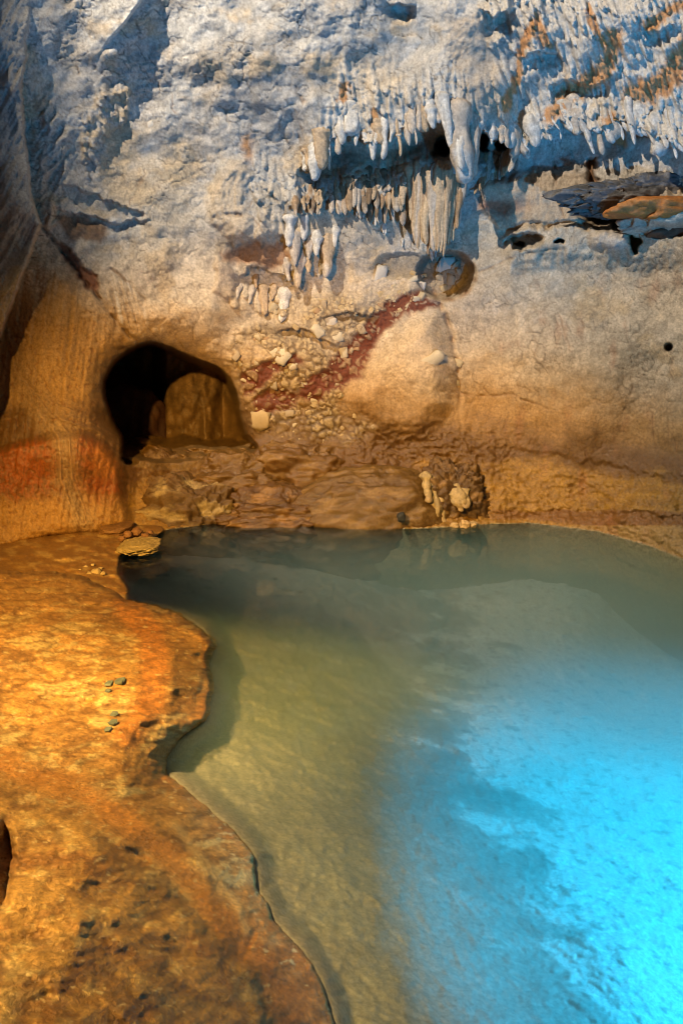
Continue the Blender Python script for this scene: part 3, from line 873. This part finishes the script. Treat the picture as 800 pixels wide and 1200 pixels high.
# short fat group on the left
sp = [(344, 268, 346, 312, 7, 0.06, W2, None), (352, 290, 350, 338, 8, 0.08, W2, (0.5, 0.36, 0.22)), (362, 276, 362, 304, 6, 0.07, W2, None), (371, 268, 371, 300, 6.5, 0.09, W1, None), (362, 298, 361, 320, 5, 0.10, T1, None),
      (384, 272, 382, 326, 8.5, 0.08, T1, W1), (394, 262, 392, 290, 5, 0.05, W1, None), (340, 250, 338, 290, 7, 0.04, W1, None), (356, 250, 356, 282, 5.5, 0.05, W1, None), (335, 300, 338, 330, 5, 0.04, W2, None),
      (308, 332, 310, 370, 8, 0.07, T1, None), (322, 330, 318, 352, 7, 0.06, T1, None), (296, 332, 292, 356, 7, 0.06, W2, None), (282, 330, 276, 352, 6, 0.05, W2, None), (300, 320, 300, 338, 6, 0.05, T2, None), (334, 334, 330, 378, 9, 0.02, W1, None)]
formation("stalactite_cluster", "cluster of stubby pale stalactites below the brown alcove", sp)
# fringe of the right overhang
sp = []
for (xa, ya), (xb, yb), n in (((606, 180), (650, 150), 8), ((655, 150), (700, 156), 8), ((700, 156), (745, 152), 7), ((750, 156), (800, 176), 9)):
    for k in range(n):
        t = (k + RS.rand()) / n
        x = xa + (xb - xa) * t; y = ya + (yb - ya) * t
        sp.append((x - RS.uniform(4, 16), y - RS.uniform(14, 46), x + RS.uniform(0, 6), y + RS.choice([1, 3, 6, 12, 22]) * RS.uniform(0.7, 1.3), float(np.clip(RS.lognormal(1.7, 0.6), 2.2, 16)), RS.uniform(-0.05, 0.01), [W1, W1, W2][RS.randint(3)], None, 'stalactite', RS.uniform(0.12, 0.32)))
formation("stalactite_fringe", "white dripping fringe on the lip of the blue right overhang", sp)
# small icicles below the drapery
sp = []
for k in range(9):
    x = 412 + 130 * RS.rand(); y = np.interp(x, [412, 450, 490, 545], [240, 262, 300, 290])
    sp.append((x, y - 6, x, y + RS.uniform(5, 14), RS.uniform(1.4, 2.4), 0.04, W1, None))
formation("dripstone_icicles", "tiny white icicle dripstones under the brown drapery", sp)

for lab, spx in (("cream calcite drip running down left of the lumpy flowstone", ((498, 552, 502, 590, 5), (505, 556, 512, 620, 6), (512, 570, 522, 622, 4))), ("cream calcite drip hanging on the right of the lumpy flowstone", ((534, 566, 540, 600, 7), (543, 570, 546, 596, 5)))):
    t_ = thing("calcite_drip", lab, "calcite drip", tuple(atY(spx[0][0], spx[0][3], 6.62)))
    for k, (xt, yt, xb, yb, w) in enumerate(spx):
        o = drip_mesh("drip", atY(xt, yt, 6.80), atY(xb, yb, 6.63), w * 1.3 * mpp(6.6), 880 + k + int(xt), (0.40, 0.30, 0.14), (0.3, 0.19, 0.07), 0.5, 0.9, 20, 30, 0.8, 0.25, 0.5)
        adopt(o, t_)

# ------------------------------------------------------------------ clasts set in the wall (parts of the wall)
def stone_data(seed):
    o = rock_body("stone", (0, 0, 0), (1, 0.7, 0.9), seed, (1, 1, 1), nu=9, nv=7, rough=0.55, fine=0.10, power=3.2)
    me = o.data
    bpy.data.objects.remove(o)
    return me


STONES = []
for k, c in enumerate(((0.50, 0.42, 0.28), (0.56, 0.50, 0.38), (0.40, 0.32, 0.22), (0.60, 0.56, 0.50), (0.36, 0.24, 0.14), (0.47, 0.36, 0.2))):
    me = stone_data(600 + k)
    cc_ = np.ones((len(me.vertices), 4), np.float32)
    cc_[:, :3] = np.array(c) * (0.85 + 0.3 * RS.rand(len(me.vertices), 1))
    me.attributes["mineral"].data.foreach_set("color", cc_.ravel())
    STONES.append(me)


def stone_on_wall(x, y, r, k, out=0.0):
    o = bpy.data.objects.new("stone", STONES[k])
    COL.objects.link(o)
    p = at(x, y, out)
    s = r * mpp(p[1])
    o.parent = wall
    o.location = p
    o.scale = (s * RS.uniform(0.9, 1.25), s * 0.7, s * RS.uniform(0.75, 1.0))
    o.rotation_euler = (RS.uniform(-0.3, 0.3), RS.uniform(0, 6.28), RS.uniform(-0.3, 0.3))


for x, y, r, k in ((446, 322, 9, 3), (522, 312, 9, 3), (493, 336, 6, 3), (484, 328, 4.5, 1), (488, 350, 4, 1), (500, 311, 4.5, 2), (533, 312, 5, 2), (538, 320, 5, 2), (515, 326, 6, 2), (528, 330, 7, 2),
                   (540, 331, 5, 2), (520, 338, 5, 5), (532, 340, 5, 5), (506, 334, 4, 2), (544, 324, 4, 2), (506, 422, 12, 1), (332, 419, 9, 1), (403, 413, 6, 1), (355, 448, 5, 1), (367, 468, 6, 0), (306, 492, 11, 5), (537, 425, 5, 0),
                   (535, 448, 5, 0), (177, 146, 3.5, 3), (322, 413, 5, 1), (343, 428, 5, 1), (385, 378, 10, 3), (372, 388, 7, 1), (395, 396, 7, 1)):
    stone_on_wall(x, y, r, k, -0.25 * r * 0.009)
pts = rand_in(cong, 140) + rand_in([(440, 330), (470, 318), (500, 322), (500, 350), (450, 362)], 26)
for x, y in pts:
    stone_on_wall(x, y, float(np.clip(RS.lognormal(0.85, 0.42), 1.4, 6)), RS.choice([0, 0, 5, 2, 2, 4, 5]), -0.012)

# ------------------------------------------------------------------ bank in the foreground (left)
gb = 1.4
bx = np.concatenate([np.linspace(-420, -30, 45)[:-1], np.arange(-30, 420, gb), np.linspace(421, 560, 14)])
by = np.concatenate([np.arange(655, 1215, gb), np.linspace(1217, 1500, 60)])
BX, BY = np.meshgrid(bx, by); BX = f32(BX); BY = f32(BY)
wbx = 5 * fbm(BX / 30, BY / 30, 3, 201) + 1.5 * noise2(BX / 6, BY / 6, 202)
wby = 5 * fbm(BX / 30, BY / 30, 3, 203) + 1.5 * noise2(BX / 6, BY / 6, 204)
BANK = [(-700, 690), (-100, 676), (0, 668), (60, 669), (105, 676), (130, 690), (150, 704), (185, 712), (212, 722), (238, 738), (250, 756), (243, 778), (247, 812), (240, 844), (206, 868), (192, 888), (194, 905), (230, 936), (266, 966), (296, 1002),
        (302, 1040), (320, 1080), (350, 1110), (376, 1150), (392, 1200), (425, 1300), (480, 1600), (-700, 1600)]
bsd = poly_sd(BANK, BX + wbx * 0.8, BY + wby * 0.8, 400)
ins = -bsd
far_edge = 1 - sstep(690, 735, BY + (BX - 60) * -0.25)                       # the crest that hides the shore behind
HZ = tps([(-400, 700, 0.5), (0, 680, 0.27), (100, 690, 0.24), (150, 712, 0.16), (200, 740, 0.14), (230, 800, 0.13), (150, 800, 0.24), (0, 800, 0.34), (-400, 850, 0.6),
          (0, 880, 0.36), (100, 900, 0.28), (200, 920, 0.18), (0, 960, 0.52), (100, 990, 0.50), (220, 1000, 0.24), (280, 1080, 0.20), (150, 1100, 0.52), (0, 1100, 0.66), (300, 1180, 0.24), (200, 1200, 0.5), (0, 1200, 0.72), (0, 1450, 0.8), (350, 1450, 0.3), (-400, 1200, 0.9)], BX, BY)
edge = np.where(far_edge > 0.5, sstep(-3, 5, ins), sstep(0, 1, ins / (34 + (BY - 700) * 0.05)) ** 0.8)
edge = far_edge * sstep(-2, 6, ins) + (1 - far_edge) * np.clip(ins / (36 + (BY - 700) * 0.06), 0, 1) ** 0.6
HZ = np.minimum(HZ, 0.72)
z = HZ * edge
z = np.where(ins < 0, -0.25 * sstep(0, 12, -ins) - 0.02, z)
# metric coordinates for the relief
tb = (0.3 - CAM[2]) / rays(BX, BY)[2]
mx = f32(rays(BX, BY)[0] * tb); my = f32(rays(BX, BY)[1] * tb)
body = sstep(0, 18, ins)
rock2 = 1 - sstep(-14, 10, poly_sd([(-600, 900), (0, 918), (30, 935), (75, 948), (100, 960), (125, 990), (160, 1012), (195, 1035), (230, 1075), (262, 1110), (300, 1140), (318, 1210), (340, 1400), (340, 1700), (-600, 1700)], BX + wbx, BY + wby, 200))
z = z + body * (0.060 * fbm(mx / 0.5, my / 0.5, 3, 211) + 0.018 * fbm(mx / 0.18, my / 0.14, 3, 212, 0.42))
flow = fbm((mx * 0.55 + my * 0.83) / 0.05, (mx * 0.83 - my * 0.55) / 0.45, 3, 213)
chan = 1 - sstep(4, 26, line_d([(-40, 880), (30, 905), (90, 925), (150, 965), (200, 1010), (250, 1060), (285, 1120), (310, 1200), (330, 1300)], BX + wbx * 0.6, BY + wby * 0.6, 60)[0])
z = z + body * 0.006 * flow - chan * body * 0.012
z = z + rock2 * body * (0.075 + 0.04 * fbm(mx / 0.3, my / 0.3, 2, 214, 0.5) + 0.003 * fbm(mx / 0.06, my / 0.06, 3, 217, 0.6))
crk_b, cb2, cbid = worley(mx / 0.055 + wbx * 0.1, my / 0.055 + wby * 0.1, 215)
z = z + body * 0.003 * np.clip(cb2 - crk_b, 0, 0.5) * (1 - chan * 0.7)
z = z + body * (0.005 + 0.006 * rock2) * (1 - chan * 0.7) * fbm(mx / 0.11, my / 0.09, 3, 218, 0.5)
cre = fbm(mx / 0.16 + 0.6 * my / 0.3, my / 0.10, 4, 219, 0.55, True)
z = z - body * (0.006 + 0.003 * rock2) * (1 - chan * 0.6) * cre
strl = fbm((mx * 0.6 + my * 0.8) / 0.028, (mx * 0.8 - my * 0.6) / 0.30, 3, 220, 0.6)
z = z + body * 0.003 * strl * (1 - chan * 0.4)
z = z + body * 0.005 * (1 - chan * 0.6) * fbm(mx / 0.04, my / 0.03, 3, 216, 0.6)
hole = 1 - sstep(0.5, 1.1, np.hypot((BX + wbx - 100) / 26, (BY + wby - 1085) / 14)); 
hole2 = 1 - sstep(0.5, 1.1, np.hypot((BX + wbx - 6) / 13, (BY + wby - 1010) / 55)); z = z - 0.08 * hole2
hole3 = 1 - sstep(0.5, 1.1, np.hypot((BX + wbx - 40) / 20, (BY + wby - 873) / 7)); z = z - 0.01 * hole3
hole4 = 1 - sstep(0.5, 1.1, np.hypot((BX + wbx - 12) / 22, (BY + wby - 850) / 24)); z = z - 0.01 * hole4
for pts_, w_, dp_ in (([(5, 925), (40, 945), (80, 950), (120, 985), (170, 1010)], 6, 0.02), ([(200, 1035), (245, 1085), (290, 1110), (298, 1095)], 3, 0.010)):
    z = z - dp_ * np.exp(-(line_d(pts_, BX + wbx * 0.5, BY + wby * 0.5, 40)[0] / w_) ** 2) * body

Cb = np.empty(BX.shape + (3,), np.float32); Cb[:] = (0.42, 0.24, 0.065)
n_a = fbm(mx / 0.35, my / 0.25, 4, 221); n_b = fbm(mx / 0.08, my / 0.06, 4, 222, 0.6)
Cb = lerp(Cb, (0.56, 0.44, 0.18), sstep(0.0, 0.22, n_a + 0.8 * n_b) * 0.85)
Cb = lerp(Cb, (0.26, 0.135, 0.035), sstep(0.08, 0.26, fbm(mx / 0.3 + 7, my / 0.12, 5, 223, 0.65)) * 0.75)
top_dark = 1 - sstep(700, 760, BY + 20 * n_a)
Cb = lerp(Cb, (0.34, 0.18, 0.05), top_dark * 0.65)
orange = 1 - sstep(8, 24, line_d([(150, 712), (178, 745), (182, 790), (176, 830), (150, 860)], BX + wbx, BY + wby, 60)[0])
Cb = lerp(Cb, (0.46, 0.185, 0.035), orange * 0.8)
dkb = sstep(0, 14, -poly_sd([(198, 745), (232, 752), (236, 790), (225, 830), (200, 835), (192, 790)], BX + wbx, BY + wby))
Cb = lerp(Cb, (0.20, 0.12, 0.035), dkb * 0.7)
rimc = (1 - sstep(3, 16, ins + 3 * n_b)) * (1 - far_edge)
Cb = lerp(Cb, (0.42, 0.17, 0.035), rimc * 0.6)
lowo = sstep(0, 1, (BY - 1000) / 120) * (1 - sstep(30, 80, ins + 20 * n_a))
Cb = lerp(Cb, (0.36, 0.135, 0.025), lowo * 0.7)
Cb = lerp(Cb, (0.46, 0.21, 0.045), chan * 0.85)
rk = fbm(mx / 0.14, my / 0.1, 4, 224, 0.65)
Cr = np.empty(BX.shape + (3,), np.float32); Cr[:] = (0.44, 0.26, 0.07)
Cr = lerp(Cr, (0.58, 0.42, 0.15), sstep(0.05, 0.25, rk) * 0.85)
Cr = lerp(Cr, (0.26, 0.12, 0.03), sstep(0.05, 0.25, fbm(mx / 0.2 + 3, my / 0.16, 5, 225, 0.65)) * 0.8)
Cr = lerp(Cr, (0.22, 0.16, 0.07), sstep(1060, 1130, BY - 0.25 * BX + 60 * rk) * sstep(-0.2, 0.3, fbm(mx / 0.12, my / 0.08, 4, 226, 0.6)) * 0.75)
Cr = lerp(Cr, (0.20, 0.09, 0.04), np.clip(hole2 + hole * 0.5, 0, 1) * 0.5)
rm_ = rock2[..., None]
Cb = Cb * (1 - rm_) + Cr * rm_
Cb = lerp(Cb, (0.17, 0.09, 0.025), np.exp(-((cb2 - crk_b) / 0.06) ** 2) * 0.12 * (1 - chan))
Cb = lerp(Cb, (0.16, 0.075, 0.02), sstep(0.40, 0.75, cre) * 0.65 * (1 - chan * 0.7))
Cb *= (1 + 0.30 * strl)[..., None]
Cb *= (1 + 0.55 * fbm(mx / 0.022, my / 0.018, 3, 227, 0.7))[..., None]
spk = sstep(0.30, 0.42, fbm(mx / 0.05, my / 0.035, 4, 228, 0.7))
Cb = lerp(Cb, (0.62, 0.50, 0.24), spk * 0.7)
dsp = sstep(0.28, 0.40, fbm(mx / 0.07 + 9, my / 0.04, 4, 229, 0.7))
Cb = lerp(Cb, (0.15, 0.07, 0.02), dsp * 0.6)
ridge_l = np.exp(-(line_d([(205, 965), (240, 1010), (272, 1050), (290, 1090)], BX + wbx, BY + wby, 40)[0] / 5) ** 2)
Cb = lerp(Cb, (0.60, 0.42, 0.16), ridge_l * 0.6); z = z + 0.006 * ridge_l
wetb = np.clip(0.62 + 0.5 * n_b + 0.3 * rimc + 0.25 * chan + 0.15 * rock2, 0, 1)
for _ in range(2):
    zp = np.pad(z, 1, mode='edge')
    z = (zp[:-2, 1:-1] + zp[2:, 1:-1] + zp[1:-1, :-2] + zp[1:-1, 2:] + 2 * z) / 6
rbk = rays(BX, BY)
tb = (z - CAM[2]) / rbk[2]
PB = np.stack([rbk[0] * tb, rbk[1] * tb, z], -1)
bank = mesh_from("rock_bank", PB.reshape(-1, 3), grid_faces(len(bx), len(by), (ins > -16).ravel()), Cb.reshape(-1, 3), wetb.ravel(), MAT_BANK)
tag(bank, "golden brown crusted rock bank along the left of the pool", "rock bank", kind="structure")


def on_bank(px, py):
    i = np.clip(np.searchsorted(bx, px), 1, len(bx) - 1); j = np.clip(np.searchsorted(by, py), 1, len(by) - 1)
    return PB[j, i]


# ------------------------------------------------------------------ pool bed and far left shore
gx = np.concatenate([np.linspace(-420, -10, 40)[:-1], np.arange(-10, 812, 2.0), np.linspace(814, 1350, 60)])
gy = np.concatenate([np.arange(600, 700, 1.5), np.arange(700, 1215, 2.0), np.linspace(1217, 1500, 40)])
EX, EY = np.meshgrid(gx, gy); EX = f32(EX); EY = f32(EY)
ex, ey, ez = rays(EX, EY)
wex = 10 * fbm(EX / 40, EY / 40, 3, 251) + 2 * noise2(EX / 6, EY / 6, 252); wey = 10 * fbm(EX / 40, EY / 40, 3, 253) + 2 * noise2(EX / 6, EY / 6, 254)
bd = poly_sd(BANK, EX, EY, 400)
shore = poly_sd([(-600, 560), (186, 600), (196, 622), (180, 632), (152, 640), (142, 655), (140, 672), (152, 690), (150, 706), (110, 740), (-600, 760)], EX + wex * 0.3, EY + wey * 0.3, 200)
fars = EY - np.interp(EX, SHX, SHY)
zb = tps([(160, 680, -0.22), (250, 640, -0.30), (450, 650, -0.55), (700, 680, -0.6), (300, 760, -0.42), (500, 760, -0.75), (750, 760, -0.95), (300, 880, -0.26), (480, 900, -0.50), (620, 880, -0.72), (780, 880, -0.85),
          (330, 1000, -0.16), (450, 1000, -0.30), (560, 1000, -0.46), (650, 1040, -0.50), (780, 1000, -0.62), (400, 1120, -0.14), (520, 1120, -0.28), (620, 1150, -0.40), (720, 1120, -0.42), (800, 1190, -0.44), (450, 1200, -0.13), (600, 1200, -0.28), (900, 1300, -0.5), (500, 1450, -0.1), (1200, 800, -0.9), (1200, 1200, -0.6)], EX, EY)
tm = (zb - CAM[2]) / ez
emx = f32(ex * tm); emy = f32(ey * tm)
zb = zb + 0.03 * fbm(emx / 0.5, emy / 0.5, 3, 261) + 0.034 * fbm(emx / 0.16, emy / 0.16, 4, 262, 0.6) + 0.008 * np.abs(noise2(emx / 0.06 + emy / 0.2, emy / 0.05, 263))
# step of sediment where the lamp's light begins
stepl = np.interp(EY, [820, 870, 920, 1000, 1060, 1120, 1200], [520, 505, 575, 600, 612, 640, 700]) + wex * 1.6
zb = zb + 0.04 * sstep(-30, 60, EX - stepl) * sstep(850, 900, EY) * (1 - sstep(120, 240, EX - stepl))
rim = sstep(0, 26, bd)
zb = zb * (0.12 + 0.88 * rim) - 0.012
zb = np.minimum(zb, -0.015)
sh = sstep(-3, 4, -shore)
zs = 0.03 + 0.03 * fbm(EX / 26, EY / 9, 4, 265, 0.6) + 0.03 * sstep(0, 40, -shore)
zb = zb * (1 - sh) + zs * sh
zb = np.where(bd < -10, -0.3, zb)
te = (zb - CAM[2]) / ez
te = np.minimum(te, 12.0)
PE = np.stack([ex * te, ey * te, CAM[2] + ez * te], -1)
Ce = np.empty(EX.shape + (3,), np.float32); Ce[:] = (0.38, 0.37, 0.33)
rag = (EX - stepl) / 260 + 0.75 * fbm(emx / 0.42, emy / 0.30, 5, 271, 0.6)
Ce = lerp(Ce, (0.72, 0.70, 0.64), sstep(0.02, 0.16, rag) * 0.95)  # white on the lamp's side: ragged edge of the lit patch is painted
Ce = lerp(Ce, (0.30, 0.20, 0.11), sstep(0.0, 0.3, fbm(emx / 0.4, emy / 0.4, 4, 272) - (EX - 430) / 300) * 0.6)
Ce = lerp(Ce, (0.13, 0.10, 0.07), sstep(0.12, 0.4, fbm(emx / 0.09, emy / 0.06, 4, 273, 0.65)) * 0.6)
Ce = lerp(Ce, (0.62, 0.46, 0.30), (1 - sstep(4, 20, bd)) * 0.6)
Ce = lerp(Ce, (0.15, 0.135, 0.08), (1 - sstep(640, 800, EY + 25 * fbm(EX / 60, EY / 30, 3, 276))) * 0.25)  # far floor darkened in the colour to dim the water over it
Ce = lerp(Ce, (0.24, 0.24, 0.21), (1 - sstep(-0.25, 0.05, rag)) * 0.8)  # dark on the unlit side of that edge, painted as well
Ce *= (1 + 0.25 * fbm(emx / 0.03, emy / 0.03, 3, 274, 0.6))[..., None]
ns = fbm(EX / 22, EY / 7, 4, 275, 0.6)
shc = np.empty(EX.shape + (3,), np.float32); shc[:] = (0.24, 0.125, 0.035)
shc = lerp(shc, (0.46, 0.31, 0.11), sstep(-0.05, 0.4, ns) * 0.8)
Ce = Ce * (1 - sh[..., None]) + shc * sh[..., None]
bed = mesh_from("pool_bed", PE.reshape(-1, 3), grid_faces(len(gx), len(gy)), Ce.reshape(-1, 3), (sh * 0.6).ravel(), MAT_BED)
tag(bed, "pale sediment floor of the pool and its low muddy left shore", "pool bed", kind="structure")

# ------------------------------------------------------------------ water: one closed body
wm = bpy.data.materials.new("pool_water")
wm.use_nodes = True
N = wm.node_tree.nodes; L = wm.node_tree.links
N.remove(N["Principled BSDF"])
tr = N.new("ShaderNodeBsdfTransparent"); tr.inputs[0].default_value = (0.97, 1.0, 0.99, 1)
gl = N.new("ShaderNodeBsdfGlossy"); gl.inputs["Roughness"].default_value = 0.04
fr = N.new("ShaderNodeFresnel"); fr.inputs[0].default_value = 1.25
mix = N.new("ShaderNodeMixShader")
wt = N.new("ShaderNodeTexNoise"); wt.inputs["Scale"].default_value = 3.5; wt.inputs["Detail"].default_value = 3
wtc = N.new("ShaderNodeTexCoord"); L.new(wtc.outputs["Object"], wt.inputs["Vector"])
wb = N.new("ShaderNodeBump"); wb.inputs["Strength"].default_value = 0.025; wb.inputs["Distance"].default_value = 0.05
L.new(wt.outputs["Fac"], wb.inputs["Height"])
L.new(wb.outputs[0], gl.inputs["Normal"]); L.new(wb.outputs[0], fr.inputs["Normal"])
L.new(fr.outputs[0], mix.inputs[0]); L.new(tr.outputs[0], mix.inputs[1]); L.new(gl.outputs[0], mix.inputs[2])
out = [n for n in N if n.type == 'OUTPUT_MATERIAL'][0]
L.new(mix.outputs[0], out.inputs["Surface"])
pv = N.new("ShaderNodeVolumePrincipled")
pv.inputs["Color"].default_value = (0.58, 0.90, 0.84, 1)
pv.inputs["Density"].default_value = 0.65
pv.inputs["Anisotropy"].default_value = 0.2
L.new(pv.outputs[0], out.inputs["Volume"])
outl = [(-3.0, 7.6), (3.0, 7.6), (4.6, 6.0), (4.8, -1.5), (-0.4, -1.5), (-3.5, 3.0)]
n = len(outl)
V = [(x, y, 0.0) for x, y in outl] + [(x, y, -1.62) for x, y in outl]
me = bpy.data.meshes.new("pool_water")
me.from_pydata(V, [], [list(range(n))[::-1], list(range(n, 2 * n))] + [[i, (i + 1) % n, n + (i + 1) % n, n + i] for i in range(n)])
me.update()
import bmesh
bm_ = bmesh.new(); bm_.from_mesh(me); bmesh.ops.recalc_face_normals(bm_, faces=bm_.faces); bm_.to_mesh(me); bm_.free()
me.materials.append(wm)
water = bpy.data.objects.new("pool_water", me); COL.objects.link(water)
tag(water, "still turquoise pool water glowing cyan on the right", "water", kind="structure")

# ------------------------------------------------------------------ loose stones on the shore, shade flakes on the bank
def loose(name, label, cat, px, py, z0, r, seed, col, **kw):
    c = atZ(px, py, z0)
    m = mpp(c[1])
    o = rock_body(name, c, (r[0] * m, r[1] * m, r[2] * m), seed, col, **kw)
    return tag(o, label, cat)


loose("flat_stone", "flat pale crusted stone lying at the pool edge on the left shore", "stone", 164, 640, 0.05, (22, 30, 7), 701, (0.42, 0.32, 0.13), rough=0.3, fine=0.12, wet=0.4)
loose("flat_stone", "flat brown oval stone at the foot of the left buttress", "stone", 137, 618, 0.08, (18, 26, 6), 703, (0.22, 0.115, 0.04), rough=0.2, wet=0.6)
for k, (x, y, r) in enumerate(((150, 626, 5), (160, 623, 6), (170, 628, 5), (143, 631, 4), (176, 624, 4))):
    o = loose("small_stone", "small reddish stone in the little heap behind the flat crusted stone", "stone", x, y, 0.09, (r, r, r * 0.8), 711 + k, (0.30, 0.15, 0.06), rough=0.35, nu=16, nv=12, wet=0.4)
    o["group"] = "small stones behind the flat stone"
for k, (x, y, r) in enumerate(((113, 670, 6), (105, 672, 3), (101, 664, 2.5), (121, 672, 3), (109, 662, 2.2), (118, 666, 2.5), (94, 668, 2))):
    o = loose("small_stone", "small cream stone lying on the muddy shore behind the bank crest", "stone", x, y, 0.06, (r, r, r * 0.7), 731 + k, (0.50, 0.38, 0.18), rough=0.35, nu=16, nv=12, wet=0.3)
    o["group"] = "cream stones behind the bank crest"
for k, (x, y, r) in enumerate(((128, 801, 4), (140, 799, 5), (126, 809, 3), (133, 838, 4), (131, 847, 5), (126, 856, 4))):  # added flakes that stand in for the blue-lit shade of small crevices
    p = on_bank(x, y); m = mpp(p[1])
    o = rock_body("shade_flake", p + np.array([0, 0, 0.006]), (r * m * 1.2, r * m * 1.4, r * m * 0.35), 751 + k, (0.10, 0.125, 0.10), rough=0.8, power=4, nu=6, nv=5)
    o.data.polygons.foreach_set('use_smooth', np.zeros(len(o.data.polygons), bool))
    tag(o, "small grey green flake imitating a blue-lit crevice in the golden bank", "shade flake", "grey green shade flakes on the bank")
